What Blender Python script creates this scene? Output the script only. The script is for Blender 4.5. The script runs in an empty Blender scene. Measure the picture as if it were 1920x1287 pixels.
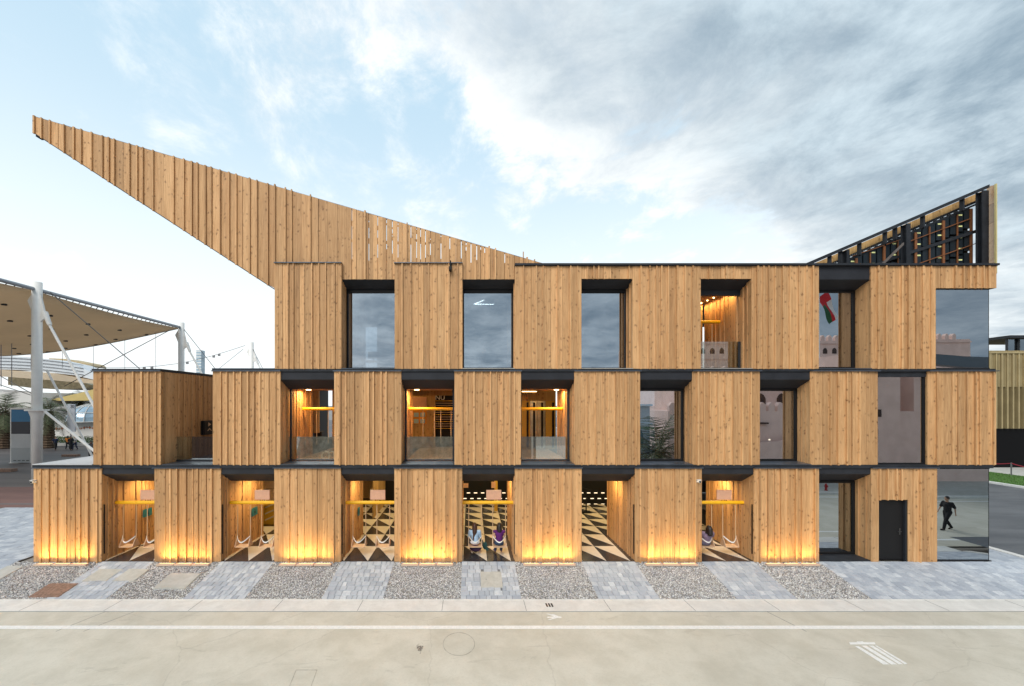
import bpy, math, random
from mathutils import Vector, Matrix
R = math.radians
random.seed(7)
scene = bpy.context.scene
COL = scene.collection

# ------------------------------------------------------------------ camera
FX, D, CZ, VX, VY = 750.0, 13.89, 5.48, 881.0, 757.0
cam_d = bpy.data.cameras.new('camera')
cam = bpy.data.objects.new('camera', cam_d)
COL.objects.link(cam)
cam.location = (0, -D, CZ)
cam.rotation_euler = (R(90), 0, 0)
cam_d.sensor_width = 36
cam_d.lens = FX / 1920 * 36
cam_d.shift_x = (960 - VX) / 1920
cam_d.shift_y = (VY - 643.5) / 1920
cam_d.clip_end = 3000
scene.camera = cam
scene.view_settings.view_transform = 'Standard'
scene.view_settings.look = 'None'
scene.view_settings.gamma = 1
scene.view_settings.exposure = 0.76
scene.view_settings.use_curve_mapping = False

# ------------------------------------------------------------------ sun and sky
SUN_EL, SUN_AZ = R(42), R(200)      # azimuth measured from +y towards +x
sd = bpy.data.lights.new('sun', 'SUN')
sd.energy = 1.6
sd.angle = R(35)
sd.color = (1, .95, .88)
sun = bpy.data.objects.new('sun', sd)
COL.objects.link(sun)
sdir = Vector((math.sin(SUN_AZ) * math.cos(SUN_EL), math.cos(SUN_AZ) * math.cos(SUN_EL), math.sin(SUN_EL)))
sun.rotation_euler = sdir.to_track_quat('Z', 'Y').to_euler()
sun.location = (0, -30, 40)


class NT:
    """small helper to write node graphs"""
    def __init__(s, tree):
        s.t = tree
        s.n = tree.nodes
        s.l = tree.links

    def node(s, typ, **kw):
        n = s.n.new(typ)
        for k, v in kw.items():
            setattr(n, k, v)
        return n

    def put(s, sock, v):
        if isinstance(v, bpy.types.NodeSocket):
            s.l.new(v, sock)
        elif v is not None:
            sock.default_value = v

    def math(s, op, a, b=None, c=None, clamp=False):
        n = s.node('ShaderNodeMath', operation=op, use_clamp=clamp)
        s.put(n.inputs[0], a)
        if b is not None: s.put(n.inputs[1], b)
        if c is not None: s.put(n.inputs[2], c)
        return n.outputs[0]

    def vmath(s, op, a, b=None, scale=None):
        n = s.node('ShaderNodeVectorMath', operation=op)
        s.put(n.inputs[0], a)
        if b is not None: s.put(n.inputs[1], b)
        if scale is not None: s.put(n.inputs['Scale'], scale)
        return n.outputs['Value'] if op in ('DOT_PRODUCT', 'LENGTH') else n.outputs[0]

    def mix(s, f, a, b, blend='MIX'):
        n = s.node('ShaderNodeMix', data_type='RGBA', blend_type=blend)
        s.put(n.inputs[0], f)
        s.put(n.inputs[6], a if isinstance(a, bpy.types.NodeSocket) else (*a, 1)[:4])
        s.put(n.inputs[7], b if isinstance(b, bpy.types.NodeSocket) else (*b, 1)[:4])
        return n.outputs[2]

    def rng(s, v, a, b, c=0.0, d=1.0, smooth=True):
        n = s.node('ShaderNodeMapRange')
        if smooth: n.interpolation_type = 'SMOOTHSTEP'
        s.put(n.inputs[0], v)
        for i, k in enumerate((a, b, c, d)): s.put(n.inputs[i + 1], k)
        return n.outputs[0]

    def noise(s, vec, scale, detail=4, rough=.55, dist=0.0, out=0):
        n = s.node('ShaderNodeTexNoise')
        if vec is not None: s.put(n.inputs['Vector'], vec)
        n.inputs['Scale'].default_value = scale
        n.inputs['Detail'].default_value = detail
        n.inputs['Roughness'].default_value = rough
        n.inputs['Distortion'].default_value = dist
        return n.outputs[out]

    def voro(s, vec, scale, feature='F1', out='Distance', rand=1.0):
        n = s.node('ShaderNodeTexVoronoi', feature=feature)
        s.put(n.inputs['Vector'], vec)
        n.inputs['Scale'].default_value = scale
        n.inputs['Randomness'].default_value = rand
        return n.outputs[out]

    def comb(s, x, y, z):
        n = s.node('ShaderNodeCombineXYZ')
        for i, v in enumerate((x, y, z)): s.put(n.inputs[i], v)
        return n.outputs[0]

    def sep(s, v):
        n = s.node('ShaderNodeSeparateXYZ')
        s.put(n.inputs[0], v)
        return n.outputs

    def ramp(s, f, stops):
        n = s.node('ShaderNodeValToRGB')
        s.put(n.inputs[0], f)
        e = n.color_ramp.elements
        while len(e) < len(stops): e.new(.5)
        for el, (p, c) in zip(e, stops):
            el.position = p
            el.color = (*c, 1)
        return n.outputs[0]


world = bpy.data.worlds.new('World')
scene.world = world
world.use_nodes = True
w = NT(world.node_tree)
w.n.clear()
sky = w.node('ShaderNodeTexSky', sky_type='NISHITA')
sky.sun_disc = False
sky.sun_elevation = SUN_EL
sky.sun_rotation = SUN_AZ
sky.air_density = 1.0
sky.dust_density = 2.0
tc = w.node('ShaderNodeTexCoord')
dirv = tc.outputs['Generated']
sx, sy, sz = w.sep(dirv)
zz = w.math('ADD', w.math('MAXIMUM', sz, 0.0), 0.16)
pv = w.comb(w.math('DIVIDE', sx, zz), w.math('DIVIDE', sy, zz), 0.0)
# thin streaks are drawn out along one direction by the wind
mp = w.node('ShaderNodeMapping')
w.put(mp.inputs['Vector'], pv)
mp.inputs['Rotation'].default_value = (0, 0, R(35))
mp.inputs['Scale'].default_value = (1.0, .78, 1)
mp.inputs['Location'].default_value = (3.1, 1.7, 0)
n_big = w.noise(mp.outputs[0], .75, 5, .55, .5)
n_fine = w.noise(mp.outputs[0], 4.2, 10, .68, .3)
puff = w.noise(w.vmath('ADD', pv, (5.2, 8.1, 0)), 2.6, 9, .66, .3)
clear = w.mix(1.0, sky.outputs[0], (.105, .105, .105), 'MULTIPLY')
bluesky = w.mix(.80, clear, (.40, .54, .63))
haze = w.mix(w.rng(sz, .64, .08), bluesky, (.64, .68, .69))
dens = w.math('ADD', w.math('MULTIPLY', n_big, .55), w.math('MULTIPLY', n_fine, .45))
# heavy cloud sheet covering the right-hand, overhead and rear part of the sky
mass = w.vmath('DOT_PRODUCT', dirv, (.62, -.42, .66))
mass = w.math('ADD', w.math('SUBTRACT', mass, .07), w.math('MULTIPLY', w.math('SUBTRACT', dens, .5), 1.0))
massf = w.rng(mass, -.15, .55)
cov = w.math('ADD', dens, w.math('MULTIPLY', massf, .35))
covf = w.rng(cov, .47, .66)
thick = w.math('ADD', w.math('MULTIPLY', puff, .6), w.math('MULTIPLY', n_fine, .4))
darkc = w.mix(w.rng(thick, .34, .66), (.15, .21, .265), (.43, .505, .55))
brightc = w.mix(w.rng(thick, .36, .6), (.47, .525, .57), (.735, .73, .705))
cloudc = w.mix(w.rng(mass, -.02, .42), brightc, darkc)
deep = w.rng(mass, .45, .95)
cloudc = w.mix(w.math('MULTIPLY', deep, .75), cloudc, (.085, .135, .19))
skyc = w.mix(w.math('MULTIPLY', covf, .93), haze, cloudc)
# below the horizon: ground tone
skyc = w.mix(w.rng(sz, -.02, -.10), skyc, (.35, .34, .32))
bg = w.node('ShaderNodeBackground')
w.put(bg.inputs[0], skyc)
bg.inputs[1].default_value = 1.0
wo = w.node('ShaderNodeOutputWorld')
w.l.new(bg.outputs[0], wo.inputs[0])

# ------------------------------------------------------------------ helpers
def X(px, y=0.0):
    return (px - VX) * (D + y) / FX


def Z(py, y=0.0):
    return CZ - (py - VY) * (D + y) / FX


def tag(o, label=None, cat=None, group=None, kind=None):
    if label: o['label'] = label
    if cat: o['category'] = cat
    if group: o['group'] = group
    if kind: o['kind'] = kind
    return o


def empty(name, loc=(0, 0, 0), rz=0, label=None, cat=None, group=None):
    o = bpy.data.objects.new(name, None)
    COL.objects.link(o)
    o.location = loc
    o.rotation_euler = (0, 0, rz)
    o.empty_display_size = .2
    return tag(o, label, cat, group)


def children(o):
    return [c for c in list(COL.objects) if c.parent == o]


def copy_tree(o, kids=None, parent=None):
    c = o.copy()
    COL.objects.link(c)
    if parent is not None: c.parent = parent
    for k in o.children: copy_tree(k, None, c)
    return c


class MB:
    def __init__(s):
        s.v = []; s.f = []; s.m = []; s.c = []; s.mi = 0; s.col = None

    def add(s, vs, fs):
        b = len(s.v)
        s.v += [tuple(v) for v in vs]
        for f in fs:
            s.f.append([i + b for i in f])
            s.m.append(s.mi)
        if s.col is not None: s.c += [s.col] * len(vs)
        return s

    def box(s, x0, x1, y0, y1, z0, z1):
        vs = [(x0, y0, z0), (x1, y0, z0), (x1, y1, z0), (x0, y1, z0), (x0, y0, z1), (x1, y0, z1), (x1, y1, z1), (x0, y1, z1)]
        return s.add(vs, [(3, 2, 1, 0), (4, 5, 6, 7), (0, 1, 5, 4), (1, 2, 6, 5), (2, 3, 7, 6), (3, 0, 4, 7)])

    def prism(s, pts, axis, a, b):
        """polygon pts (2D) extruded from a to b along axis 'x','y','z'"""
        n = len(pts)
        def mk(p, t):
            return {'x': (t, p[0], p[1]), 'y': (p[0], t, p[1]), 'z': (p[0], p[1], t)}[axis]
        vs = [mk(p, a) for p in pts] + [mk(p, b) for p in pts]
        fs = [list(range(n)), list(range(2 * n - 1, n - 1, -1))]
        for i in range(n):
            j = (i + 1) % n
            fs.append((j, i, n + i, n + j))
        return s.add(vs, fs)

    def tube(s, p0, p1, r0, r1=None, n=8, cap=True):
        r1 = r0 if r1 is None else r1
        p0 = Vector(p0); p1 = Vector(p1)
        d = p1 - p0
        q = d.to_track_quat('Z', 'Y')
        vs = []
        for p, r in ((p0, r0), (p1, r1)):
            for i in range(n):
                a = 2 * math.pi * i / n
                vs.append(p + q @ Vector((math.cos(a) * r, math.sin(a) * r, 0)))
        fs = [(i, (i + 1) % n, n + (i + 1) % n, n + i) for i in range(n)]
        if cap:
            fs.append(list(range(n - 1, -1, -1)))
            fs.append(list(range(n, 2 * n)))
        return s.add(vs, fs)

    def chain(s, pts, rs, n=8):
        """tube through several points with shared rings"""
        pts = [Vector(p) for p in pts]
        if not isinstance(rs, (list, tuple)): rs = [rs] * len(pts)
        vs = []
        for k, p in enumerate(pts):
            d = (pts[min(k + 1, len(pts) - 1)] - pts[max(k - 1, 0)])
            q = d.to_track_quat('Z', 'Y')
            for i in range(n):
                a = 2 * math.pi * i / n
                vs.append(p + q @ Vector((math.cos(a) * rs[k], math.sin(a) * rs[k], 0)))
        fs = []
        for k in range(len(pts) - 1):
            for i in range(n):
                j = (i + 1) % n
                fs.append((k * n + i, k * n + j, (k + 1) * n + j, (k + 1) * n + i))
        fs.append(list(range(n - 1, -1, -1)))
        fs.append([(len(pts) - 1) * n + i for i in range(n)])
        return s.add(vs, fs)

    def ball(s, c, r, n=12, m=8):
        if not isinstance(r, (tuple, list)): r = (r, r, r)
        vs = [(c[0], c[1], c[2] - r[2])]
        for k in range(1, m):
            t = -math.pi / 2 + math.pi * k / m
            for i in range(n):
                a = 2 * math.pi * i / n
                vs.append((c[0] + r[0] * math.cos(t) * math.cos(a), c[1] + r[1] * math.cos(t) * math.sin(a), c[2] + r[2] * math.sin(t)))
        vs.append((c[0], c[1], c[2] + r[2]))
        fs = [(0, 1 + (i + 1) % n, 1 + i) for i in range(n)]
        for k in range(m - 2):
            for i in range(n):
                j = (i + 1) % n
                a = 1 + k * n
                fs.append((a + i, a + j, a + n + j, a + n + i))
        l = len(vs) - 1
        a = 1 + (m - 2) * n
        fs += [(a + i, a + (i + 1) % n, l) for i in range(n)]
        return s.add(vs, fs)

    def mesh(s, name, mats):
        me = bpy.data.meshes.new(name)
        me.from_pydata(s.v, [], s.f)
        if not isinstance(mats, (list, tuple)): mats = [mats]
        for m in mats: me.materials.append(m)
        if len(mats) > 1: me.polygons.foreach_set('material_index', s.m)
        if s.c:
            at = me.color_attributes.new('tint', 'FLOAT_COLOR', 'POINT')
            at.data.foreach_set('color', [q for c in s.c for q in (*c, 1)])
        me.update()
        return me

    def build(s, name, mats, parent=None, smooth=False, bevel=0.0):
        me = s.mesh(name, mats)
        if smooth: me.polygons.foreach_set('use_smooth', [True] * len(me.polygons))
        return link(name, me, parent, bevel)


def link(name, me, parent=None, bevel=0.0):
    o = bpy.data.objects.new(name, me)
    COL.objects.link(o)
    if parent is not None:
        o.parent = parent
        # geometry is written in the coordinates of the thing's root, which sits untransformed while it is built
    if bevel:
        b = o.modifiers.new('bevel', 'BEVEL')
        b.width = bevel
        b.segments = 2
        b.limit_method = 'ANGLE'
    return o


# ------------------------------------------------------------------ materials
def new_mat(name):
    m = bpy.data.materials.new(name)
    m.use_nodes = True
    t = NT(m.node_tree)
    p = t.n['Principled BSDF']
    return m, t, p


def plain(name, col, rough=.6, metal=0.0, spec=.5, var=0.0, scale=6.0, bump=0.0, emit=None, es=0.0):
    m, t, p = new_mat(name)
    p.inputs['Base Color'].default_value = (*col, 1)
    p.inputs['Roughness'].default_value = rough
    p.inputs['Metallic'].default_value = metal
    p.inputs['Specular IOR Level'].default_value = spec
    if var or bump:
        g = t.node('ShaderNodeNewGeometry')
        nz = t.noise(g.outputs['Position'], scale, 6, .6)
        if var:
            dk = tuple(c * (1 - var) for c in col); lt = tuple(min(1, c * (1 + var)) for c in col)
            t.put(p.inputs['Base Color'], t.mix(t.rng(nz, .3, .7), dk, lt))
        if bump:
            b = t.node('ShaderNodeBump')
            b.inputs['Strength'].default_value = bump
            b.inputs['Distance'].default_value = .02
            t.put(b.inputs['Height'], nz)
            t.put(p.inputs['Normal'], b.outputs[0])
    if emit:
        p.inputs['Emission Color'].default_value = (*emit, 1)
        p.inputs['Emission Strength'].default_value = es
    return m


def wood_mat(name, light, dark, knot=(.17, .075, .03), vert=True, knots=1.0):
    """softwood boards: long grain, growth bands and small knots, every board cut from another stretch of the pattern"""
    m, t, p = new_mat(name)
    g = t.node('ShaderNodeNewGeometry')
    oi = t.node('ShaderNodeObjectInfo')
    at = t.node('ShaderNodeAttribute', attribute_name='tint')
    rnd = t.math('FRACT', t.math('ADD', t.math('MULTIPLY', at.outputs['Fac'], 7.31), oi.outputs['Random']))
    px_, py_, pz_ = t.sep(g.outputs['Position'])
    u = t.math('ADD', px_, py_)
    off = t.math('MULTIPLY', rnd, 37.0)
    v = t.comb(t.math('ADD', u, off), 0.0, t.math('ADD', pz_, t.math('MULTIPLY', rnd, 91.0)))
    vg = t.vmath('MULTIPLY', v, (26, 1, 1.3))
    wob = t.noise(t.vmath('MULTIPLY', v, (6, 1, 1.6)), 1.0, 3, .5)
    grain = t.noise(t.vmath('ADD', vg, t.comb(t.math('MULTIPLY', wob, 2.5), 0.0, 0.0)), 1.0, 5, .62)
    fine = t.noise(t.vmath('MULTIPLY', v, (120, 1, 4)), 1.0, 2, .6)
    streak = t.noise(t.vmath('MULTIPLY', v, (11, 1, .35)), 1.0, 4, .6)
    base = t.mix(t.rng(t.math('ADD', t.math('MULTIPLY', grain, .6), t.math('MULTIPLY', streak, .4)), .36, .64), dark, light)
    base = t.mix(t.math('MULTIPLY', t.rng(fine, .4, .7), .16), base, tuple(c * .6 for c in dark))
    # knots: warped cells, only the cell cores, and a darker ring of bent grain round each
    kv = t.vmath('ADD', t.vmath('MULTIPLY', v, (6.6, 1, 6.4)), t.comb(0.0, 0.0, t.math('MULTIPLY', wob, 2.2)))
    kd = t.voro(kv, 1.0)
    kc = t.voro(kv, 1.0, out='Color')
    keep = t.math('GREATER_THAN', t.sep(kc)[0], .48)
    core = t.math('MULTIPLY', t.rng(kd, .215, .10), keep)
    halo = t.math('MULTIPLY', t.rng(kd, .42, .20), keep)
    base = t.mix(t.math('MULTIPLY', halo, .42 * knots), base, tuple(c * .62 for c in dark))
    base = t.mix(t.math('MULTIPLY', core, .70 * knots), base, knot)
    # board to board tone, and slow weathering that runs down the boards
    base = t.mix(t.rng(rnd, 0, 1, 0, 1, False), t.mix(1.0, base, (.74, .71, .68), 'MULTIPLY'), t.mix(1.0, base, (1.14, 1.13, 1.12), 'MULTIPLY'))
    rnd2 = t.math('FRACT', t.math('MULTIPLY', rnd, 13.7))
    base = t.mix(t.math('MULTIPLY', rnd2, .22), base, t.mix(1.0, base, (1.02, .86, .70), 'MULTIPLY'))
    wth = t.noise(t.vmath('MULTIPLY', g.outputs['Position'], (3.5, 3.5, .35)), 1.0, 5, .6)
    base = t.mix(t.math('MULTIPLY', t.rng(wth, .50, .72), .45), base, t.mix(1.0, base, (.62, .60, .60), 'MULTIPLY'))
    t.put(p.inputs['Base Color'], base)
    p.inputs['Roughness'].default_value = .62
    p.inputs['Specular IOR Level'].default_value = .35
    b = t.node('ShaderNodeBump')
    b.inputs['Strength'].default_value = .35
    b.inputs['Distance'].default_value = .004
    t.put(b.inputs['Height'], t.math('ADD', grain, fine))
    t.put(p.inputs['Normal'], b.outputs[0])
    return m


def glass_mat(name, refl, tint=(.8, .85, .85), col=(.9, .95, 1.0)):
    m = bpy.data.materials.new(name)
    m.use_nodes = True
    t = NT(m.node_tree)
    t.n.clear()
    tr = t.node('ShaderNodeBsdfTransparent')
    tr.inputs[0].default_value = (*tint, 1)
    gl = t.node('ShaderNodeBsdfGlossy')
    gl.inputs[0].default_value = (*col, 1)
    gl.inputs['Roughness'].default_value = 0.0
    g = t.node('ShaderNodeNewGeometry')
    b = t.node('ShaderNodeBump')
    b.inputs['Strength'].default_value = .02
    b.inputs['Distance'].default_value = .02
    t.put(b.inputs['Height'], t.noise(g.outputs['Position'], .6, 1, .5))
    t.put(gl.inputs['Normal'], b.outputs[0])
    fr = t.node('ShaderNodeFresnel')
    fr.inputs[0].default_value = 1.5
    fac = t.math('ADD', t.math('MULTIPLY', fr.outputs[0], 1 - refl), refl, clamp=True)
    mx = t.node('ShaderNodeMixShader')
    t.put(mx.inputs[0], fac)
    t.l.new(tr.outputs[0], mx.inputs[1])
    t.l.new(gl.outputs[0], mx.inputs[2])
    o = t.node('ShaderNodeOutputMaterial')
    t.l.new(mx.outputs[0], o.inputs[0])
    return m


M = {}
M['wood'] = wood_mat('larch cladding', (.665, .412, .205), (.485, .275, .122))
M['wood_in'] = wood_mat('warm inner cladding', (.57, .38, .17), (.43, .265, .10))
M['ply'] = plain('pale plywood', (.62, .42, .27), .55, var=.08, scale=14)
M['pinkboard'] = plain('salmon board', (.66, .37, .24), .55, var=.05, scale=12)
M['char'] = plain('charcoal steel', (.020, .023, .029), .6, 0, .3, var=.25, scale=2.5)
M['soffit'] = plain('charcoal soffit sheet', (.020, .022, .028), .65, 0, .3, var=.2, scale=1.5)
M['capmetal'] = plain('blue grey cap flashing', (.10, .12, .15), .35, .6, var=.2, scale=3)
M['black'] = plain('black paint', (.009, .009, .010), .5, spec=.25)
M['dark'] = plain('dark interior', (.035, .033, .03), .7)
M['room'] = plain('grey room lining', (.16, .17, .18), .8)
M['yellow'] = plain('yellow wrapped beam', (.85, .46, .01), .4, var=.06, scale=20)
M['rope'] = plain('beige swing strap', (.62, .43, .25), .8)
M['white'] = plain('white paint', (.84, .83, .80), .4, var=.04, scale=2)
M['offwhite'] = plain('off white membrane', (.58, .53, .46), .7, var=.08, scale=.4)
M['membrane'] = plain('canvas membrane', (.70, .60, .46), .75, var=.10, scale=.25)
_t = NT(M['membrane'].node_tree)
_tl = _t.node('ShaderNodeBsdfTranslucent'); _tl.inputs[0].default_value = (.78, .64, .47, 1)
_mx = _t.node('ShaderNodeMixShader'); _mx.inputs[0].default_value = .42
_t.l.new(_t.n['Principled BSDF'].outputs[0], _mx.inputs[1]); _t.l.new(_tl.outputs[0], _mx.inputs[2])
_t.l.new(_mx.outputs[0], _t.n['Material Output'].inputs[0])
M['cable'] = plain('steel cable', (.22, .22, .23), .4, .7)
M['lamp'] = plain('warm lamp lens', (1, .75, .45), .5, emit=(1, .62, .25), es=7)
M['lampv'] = plain('cool lamp tube', (1, .95, .9), .5, emit=(1, .92, .8), es=6)
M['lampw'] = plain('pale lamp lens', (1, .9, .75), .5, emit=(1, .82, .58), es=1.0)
M['glass_win'] = glass_mat('coated window glass', .52, (.50, .58, .64), (.84, .86, .90))
M['glass_clear'] = glass_mat('balustrade glass', .34, (.72, .76, .74), (.9, .95, .95))
M['glass_corner'] = glass_mat('corner window glass', .58, (.35, .42, .46), (.72, .79, .84))
# ------------------------------------------------------------------ ground
def ground_mat(name, c0, c1, rough=.8, scale=1.2, stain=.3, stretch=(1, 1, 1), crack=False, bump=.15):
    m, t, p = new_mat(name)
    g = t.node('ShaderNodeNewGeometry')
    pos = t.vmath('MULTIPLY', g.outputs['Position'], stretch)
    n1 = t.noise(pos, scale, 8, .62, .3)
    n2 = t.noise(pos, scale * .18, 4, .5, .6)
    n3 = t.noise(g.outputs['Position'], 60, 3, .6)
    c = t.mix(t.rng(n1, .3, .7), c0, c1)
    c = t.mix(t.math('MULTIPLY', t.rng(n2, .40, .66), stain), c, tuple(q * .66 for q in c0))
    n4 = t.noise(g.outputs['Position'], 17, 6, .75)
    c = t.mix(t.math('MULTIPLY', t.rng(n4, .46, .7), .22), c, tuple(q * .72 for q in c0))
    c = t.mix(t.math('MULTIPLY', t.rng(n3, .5, .8), .18), c, tuple(q * .7 for q in c0))
    sp = t.voro(t.vmath('MULTIPLY', g.outputs['Position'], (1.0, .6, 1)), 1.7)
    spc = t.voro(t.vmath('MULTIPLY', g.outputs['Position'], (1.0, .6, 1)), 1.7, out='Color')
    spot = t.math('MULTIPLY', t.rng(t.math('ADD', sp, t.math('MULTIPLY', n3, .06)), .10, .05), t.math('GREATER_THAN', t.sep(spc)[1], .82))
    c = t.mix(t.math('MULTIPLY', spot, .6), c, (.10, .10, .10))
    sv = t.vmath('MULTIPLY', g.outputs['Position'], (.7, 1.0, 1))
    s2 = t.voro(sv, 4.3)
    s2c = t.voro(sv, 4.3, out='Color')
    grit = t.math('MULTIPLY', t.rng(t.math('ADD', s2, t.math('MULTIPLY', n4, .10)), .13, .07), t.math('GREATER_THAN', t.sep(s2c)[2], .80))
    c = t.mix(t.math('MULTIPLY', grit, .55), c, (.13, .12, .11))
    # faint diagonal scuffs left by tyres
    sc = t.noise(t.vmath('MULTIPLY', t.vmath('ADD', t.vmath('MULTIPLY', g.outputs['Position'], (1, .45, 0)), (0, 0, 0)), (.7, 6.5, 1)), 1.0, 5, .7, .8)
    c = t.mix(t.math('MULTIPLY', t.rng(sc, .61, .66), stain * .9), c, tuple(q * .55 for q in c0))
    if crack:
        ce = t.voro(t.vmath('ADD', g.outputs['Position'], t.vmath('MULTIPLY', t.noise(g.outputs['Position'], 1.2, 5, .6, out=1), (.5, .5, 0))), .22, 'DISTANCE_TO_EDGE')
        c = t.mix(t.math('MULTIPLY', t.rng(ce, .004, .001), .16), c, (.22, .20, .17))
    t.put(p.inputs['Base Color'], c)
    p.inputs['Roughness'].default_value = rough
    b = t.node('ShaderNodeBump')
    b.inputs['Strength'].default_value = bump
    b.inputs['Distance'].default_value = .01
    t.put(b.inputs['Height'], t.math('ADD', n1, n3))
    t.put(p.inputs['Normal'], b.outputs[0])
    return m


M['road'] = ground_mat('pale concrete road', (.545, .515, .43), (.645, .615, .53), .75, 1.4, .26, crack=True)
M['gutter'] = ground_mat('white concrete gutter', (.66, .65, .62), (.76, .75, .72), .75, 3, .15)
M['asphalt'] = ground_mat('worn grey asphalt', (.075, .08, .09), (.14, .145, .155), .6, .8, .3, (.25, 1, 1))
M['redpave'] = ground_mat('dull red paving', (.16, .085, .075), (.23, .125, .105), .7, .6, .4, (.2, 1, 1))
M['plaza'] = ground_mat('dark plaza asphalt', (.085, .075, .075), (.15, .13, .125), .6, .5, .4, (.2, 1, 1))
M['earth'] = ground_mat('dusty ground', (.24, .22, .20), (.33, .31, .28), .85, .4, .3)
M['slab'] = ground_mat('cast concrete slab', (.43, .42, .38), (.53, .52, .48), .8, 4, .2)
M['roofdeck'] = ground_mat('pale roof membrane', (.48, .49, .50), (.60, .60, .61), .6, 1.0, .2)
M['rust'] = plain('rusty iron lid', (.27, .17, .125), .7, .3, var=.3, scale=12)
M['paint'] = plain('road paint', (.80, .80, .78), .6, var=.08, scale=18)
M['joint'] = plain('dark sand joint', (.16, .165, .17), .9)
M['grass'] = plain('lawn grass', (.06, .14, .02), .8, var=.5, scale=9, bump=.6)

KY = -1.92          # kerb line in front of the building
KZ = -.40
SL = KZ / KY        # slope of the forecourt, falls towards the road


def gz(y):
    return 0.0 if y >= 0 else max(KZ, SL * y)


g = MB()
ys = [-700, KY, 0, 900]
zs = [KZ - .06, KZ - .06, -.06, -.06]
for i in range(3):
    g.add([(-900, ys[i], zs[i]), (900, ys[i], zs[i]), (900, ys[i + 1], zs[i + 1]), (-900, ys[i + 1], zs[i + 1])], [(0, 1, 2, 3)])
tag(g.build('ground', M['earth']), kind='structure')


def sheet(name, pts, mat, kind='structure', z=None):
    b = MB()
    n = len(pts)
    b.add([(p[0], p[1], p[2]) for p in pts], [list(range(n))])
    return tag(b.build(name, mat), kind=kind)


GY = KY - .62       # road side edge of the gutter band
FARK = -10.9
sheet('road', [(-80, FARK, KZ - .02), (90, FARK, KZ - .02), (90, GY, KZ - .02), (-80, GY, KZ - .02)], M['road'])
b = MB()
xx = -80.0
b.mi = 0
tag(MB().box(-80, 19.6, GY, KY, KZ - .05, KZ + .0).build('gutter', M['gutter']), kind='structure')
jt = MB()
xx = -17.6
while xx < 19:
    jt.box(xx, xx + .012, GY - .002, KY, KZ + .001, KZ + .003)
    xx += 2.4
jt.box(-30, 19.6, GY - .018, GY, KZ - .02, KZ - .016)
tag(jt.build('gutter_joint', M['joint']), kind='structure')
# road saw cuts
jt = MB()
for x0, dx in ((X(232, -2.9), -.5), (X(170, -3), -.4), (8.4, .3)):
    jt.add([(x0, GY, KZ - .016), (x0 + .018, GY, KZ - .016), (x0 + .018 + dx, GY - 1.0, KZ - .016), (x0 + dx, GY - 1.0, KZ - .016)], [(0, 1, 2, 3)])
tag(jt.build('saw_cut', M['joint']), kind='structure')
sheet('road_line', [(-80, -3.43, KZ - .015), (90, -3.43, KZ - .015), (90, -3.27, KZ - .015), (-80, -3.27, KZ - .015)], M['paint'])
# second line far side of the road (seen in the reflections), far pavement
sheet('road_line', [(-80, -10.2, KZ - .015), (90, -10.2, KZ - .015), (90, -10.05, KZ - .015), (-80, -10.05, KZ - .015)], M['paint'])
tag(MB().box(-80, 90, FARK - .25, FARK, KZ - .05, KZ + .10).build('kerb', M['gutter']), kind='structure')
sheet('far_pavement', [(-80, -40, KZ + .08), (90, -40, KZ + .08), (90, FARK - .25, KZ + .08), (-80, FARK - .25, KZ + .08)], M['slab'])


def mark(name, polys, mat, label, cat, z=KZ - .012):
    b = MB()
    for k, p in enumerate(polys):
        pts = []
        for (px, py) in p:
            d = FX * (CZ - z) / (py - VY)
            pts.append(((px - VX) * d / FX, d - D))
        b.prism(pts, 'z', z - .003, z + k * .0008)
    return tag(b.build(name, mat), label, cat)


# double headed wayfinding arrow, drawn as three strokes and a shaft
mark('painted_arrow', [[(1026, 1156.6), (1050, 1156.0), (1054, 1157.6), (1050, 1159.2), (1026, 1158.6)],
                       [(1024, 1151), (1029, 1151), (1048, 1157), (1044, 1157.8)],
                       [(1027, 1162), (1031, 1162.6), (1048, 1158.2), (1044, 1157.4)],
                       [(1034, 1152), (1038, 1152), (1050, 1157), (1046, 1157.6)]],
     M['paint'], 'small white painted arrow on the road just behind the white line', 'road marking')
mark('painted_mark', [[(1592, 1204.5), (1640, 1204.5), (1642, 1208.5), (1594, 1208.5)], [(1606, 1203), (1618, 1203), (1620, 1206), (1608, 1206)],
                      [(1603, 1212), (1610, 1212), (1668, 1246), (1656, 1246)],
                      [(1615, 1211), (1624, 1211), (1682, 1246), (1671, 1246)],
                      [(1629, 1211), (1637, 1211), (1693, 1245.5), (1685, 1245.5)],
                      [(1640, 1211), (1644, 1211), (1701, 1244.5), (1696, 1245.5)]],
     M['paint'], 'white painted block of slanting stripes under a short bar on the right of the road', 'road marking')
mark('painted_dashes', [[(1022, 1131.5), (1025, 1131.5), (1028, 1138), (1025, 1138)], [(1027, 1131.5), (1030, 1131.5), (1033, 1138), (1030, 1138)], [(1032, 1131.5), (1035, 1131.5), (1038, 1138), (1035, 1138)]],
     M['black'], 'three short black strokes painted on the white gutter', 'road marking', z=KZ + .006)


def ring_polys(cx, cy, rx, ry, w_, n=40):
    ps = []
    for i in range(n):
        if False: continue
        a0 = 2 * math.pi * i / n; a1 = 2 * math.pi * (i + 1) / n
        ps.append([(cx + rx * math.cos(a0), cy + ry * math.sin(a0)), (cx + rx * math.cos(a1), cy + ry * math.sin(a1)),
                   (cx + (rx - w_) * math.cos(a1), cy + (ry - w_) * math.sin(a1)), (cx + (rx - w_) * math.cos(a0), cy + (ry - w_) * math.sin(a0))])
    return ps


M['groove'] = plain('dirty groove', (.36, .335, .285), .9, var=.3, scale=9)


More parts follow.
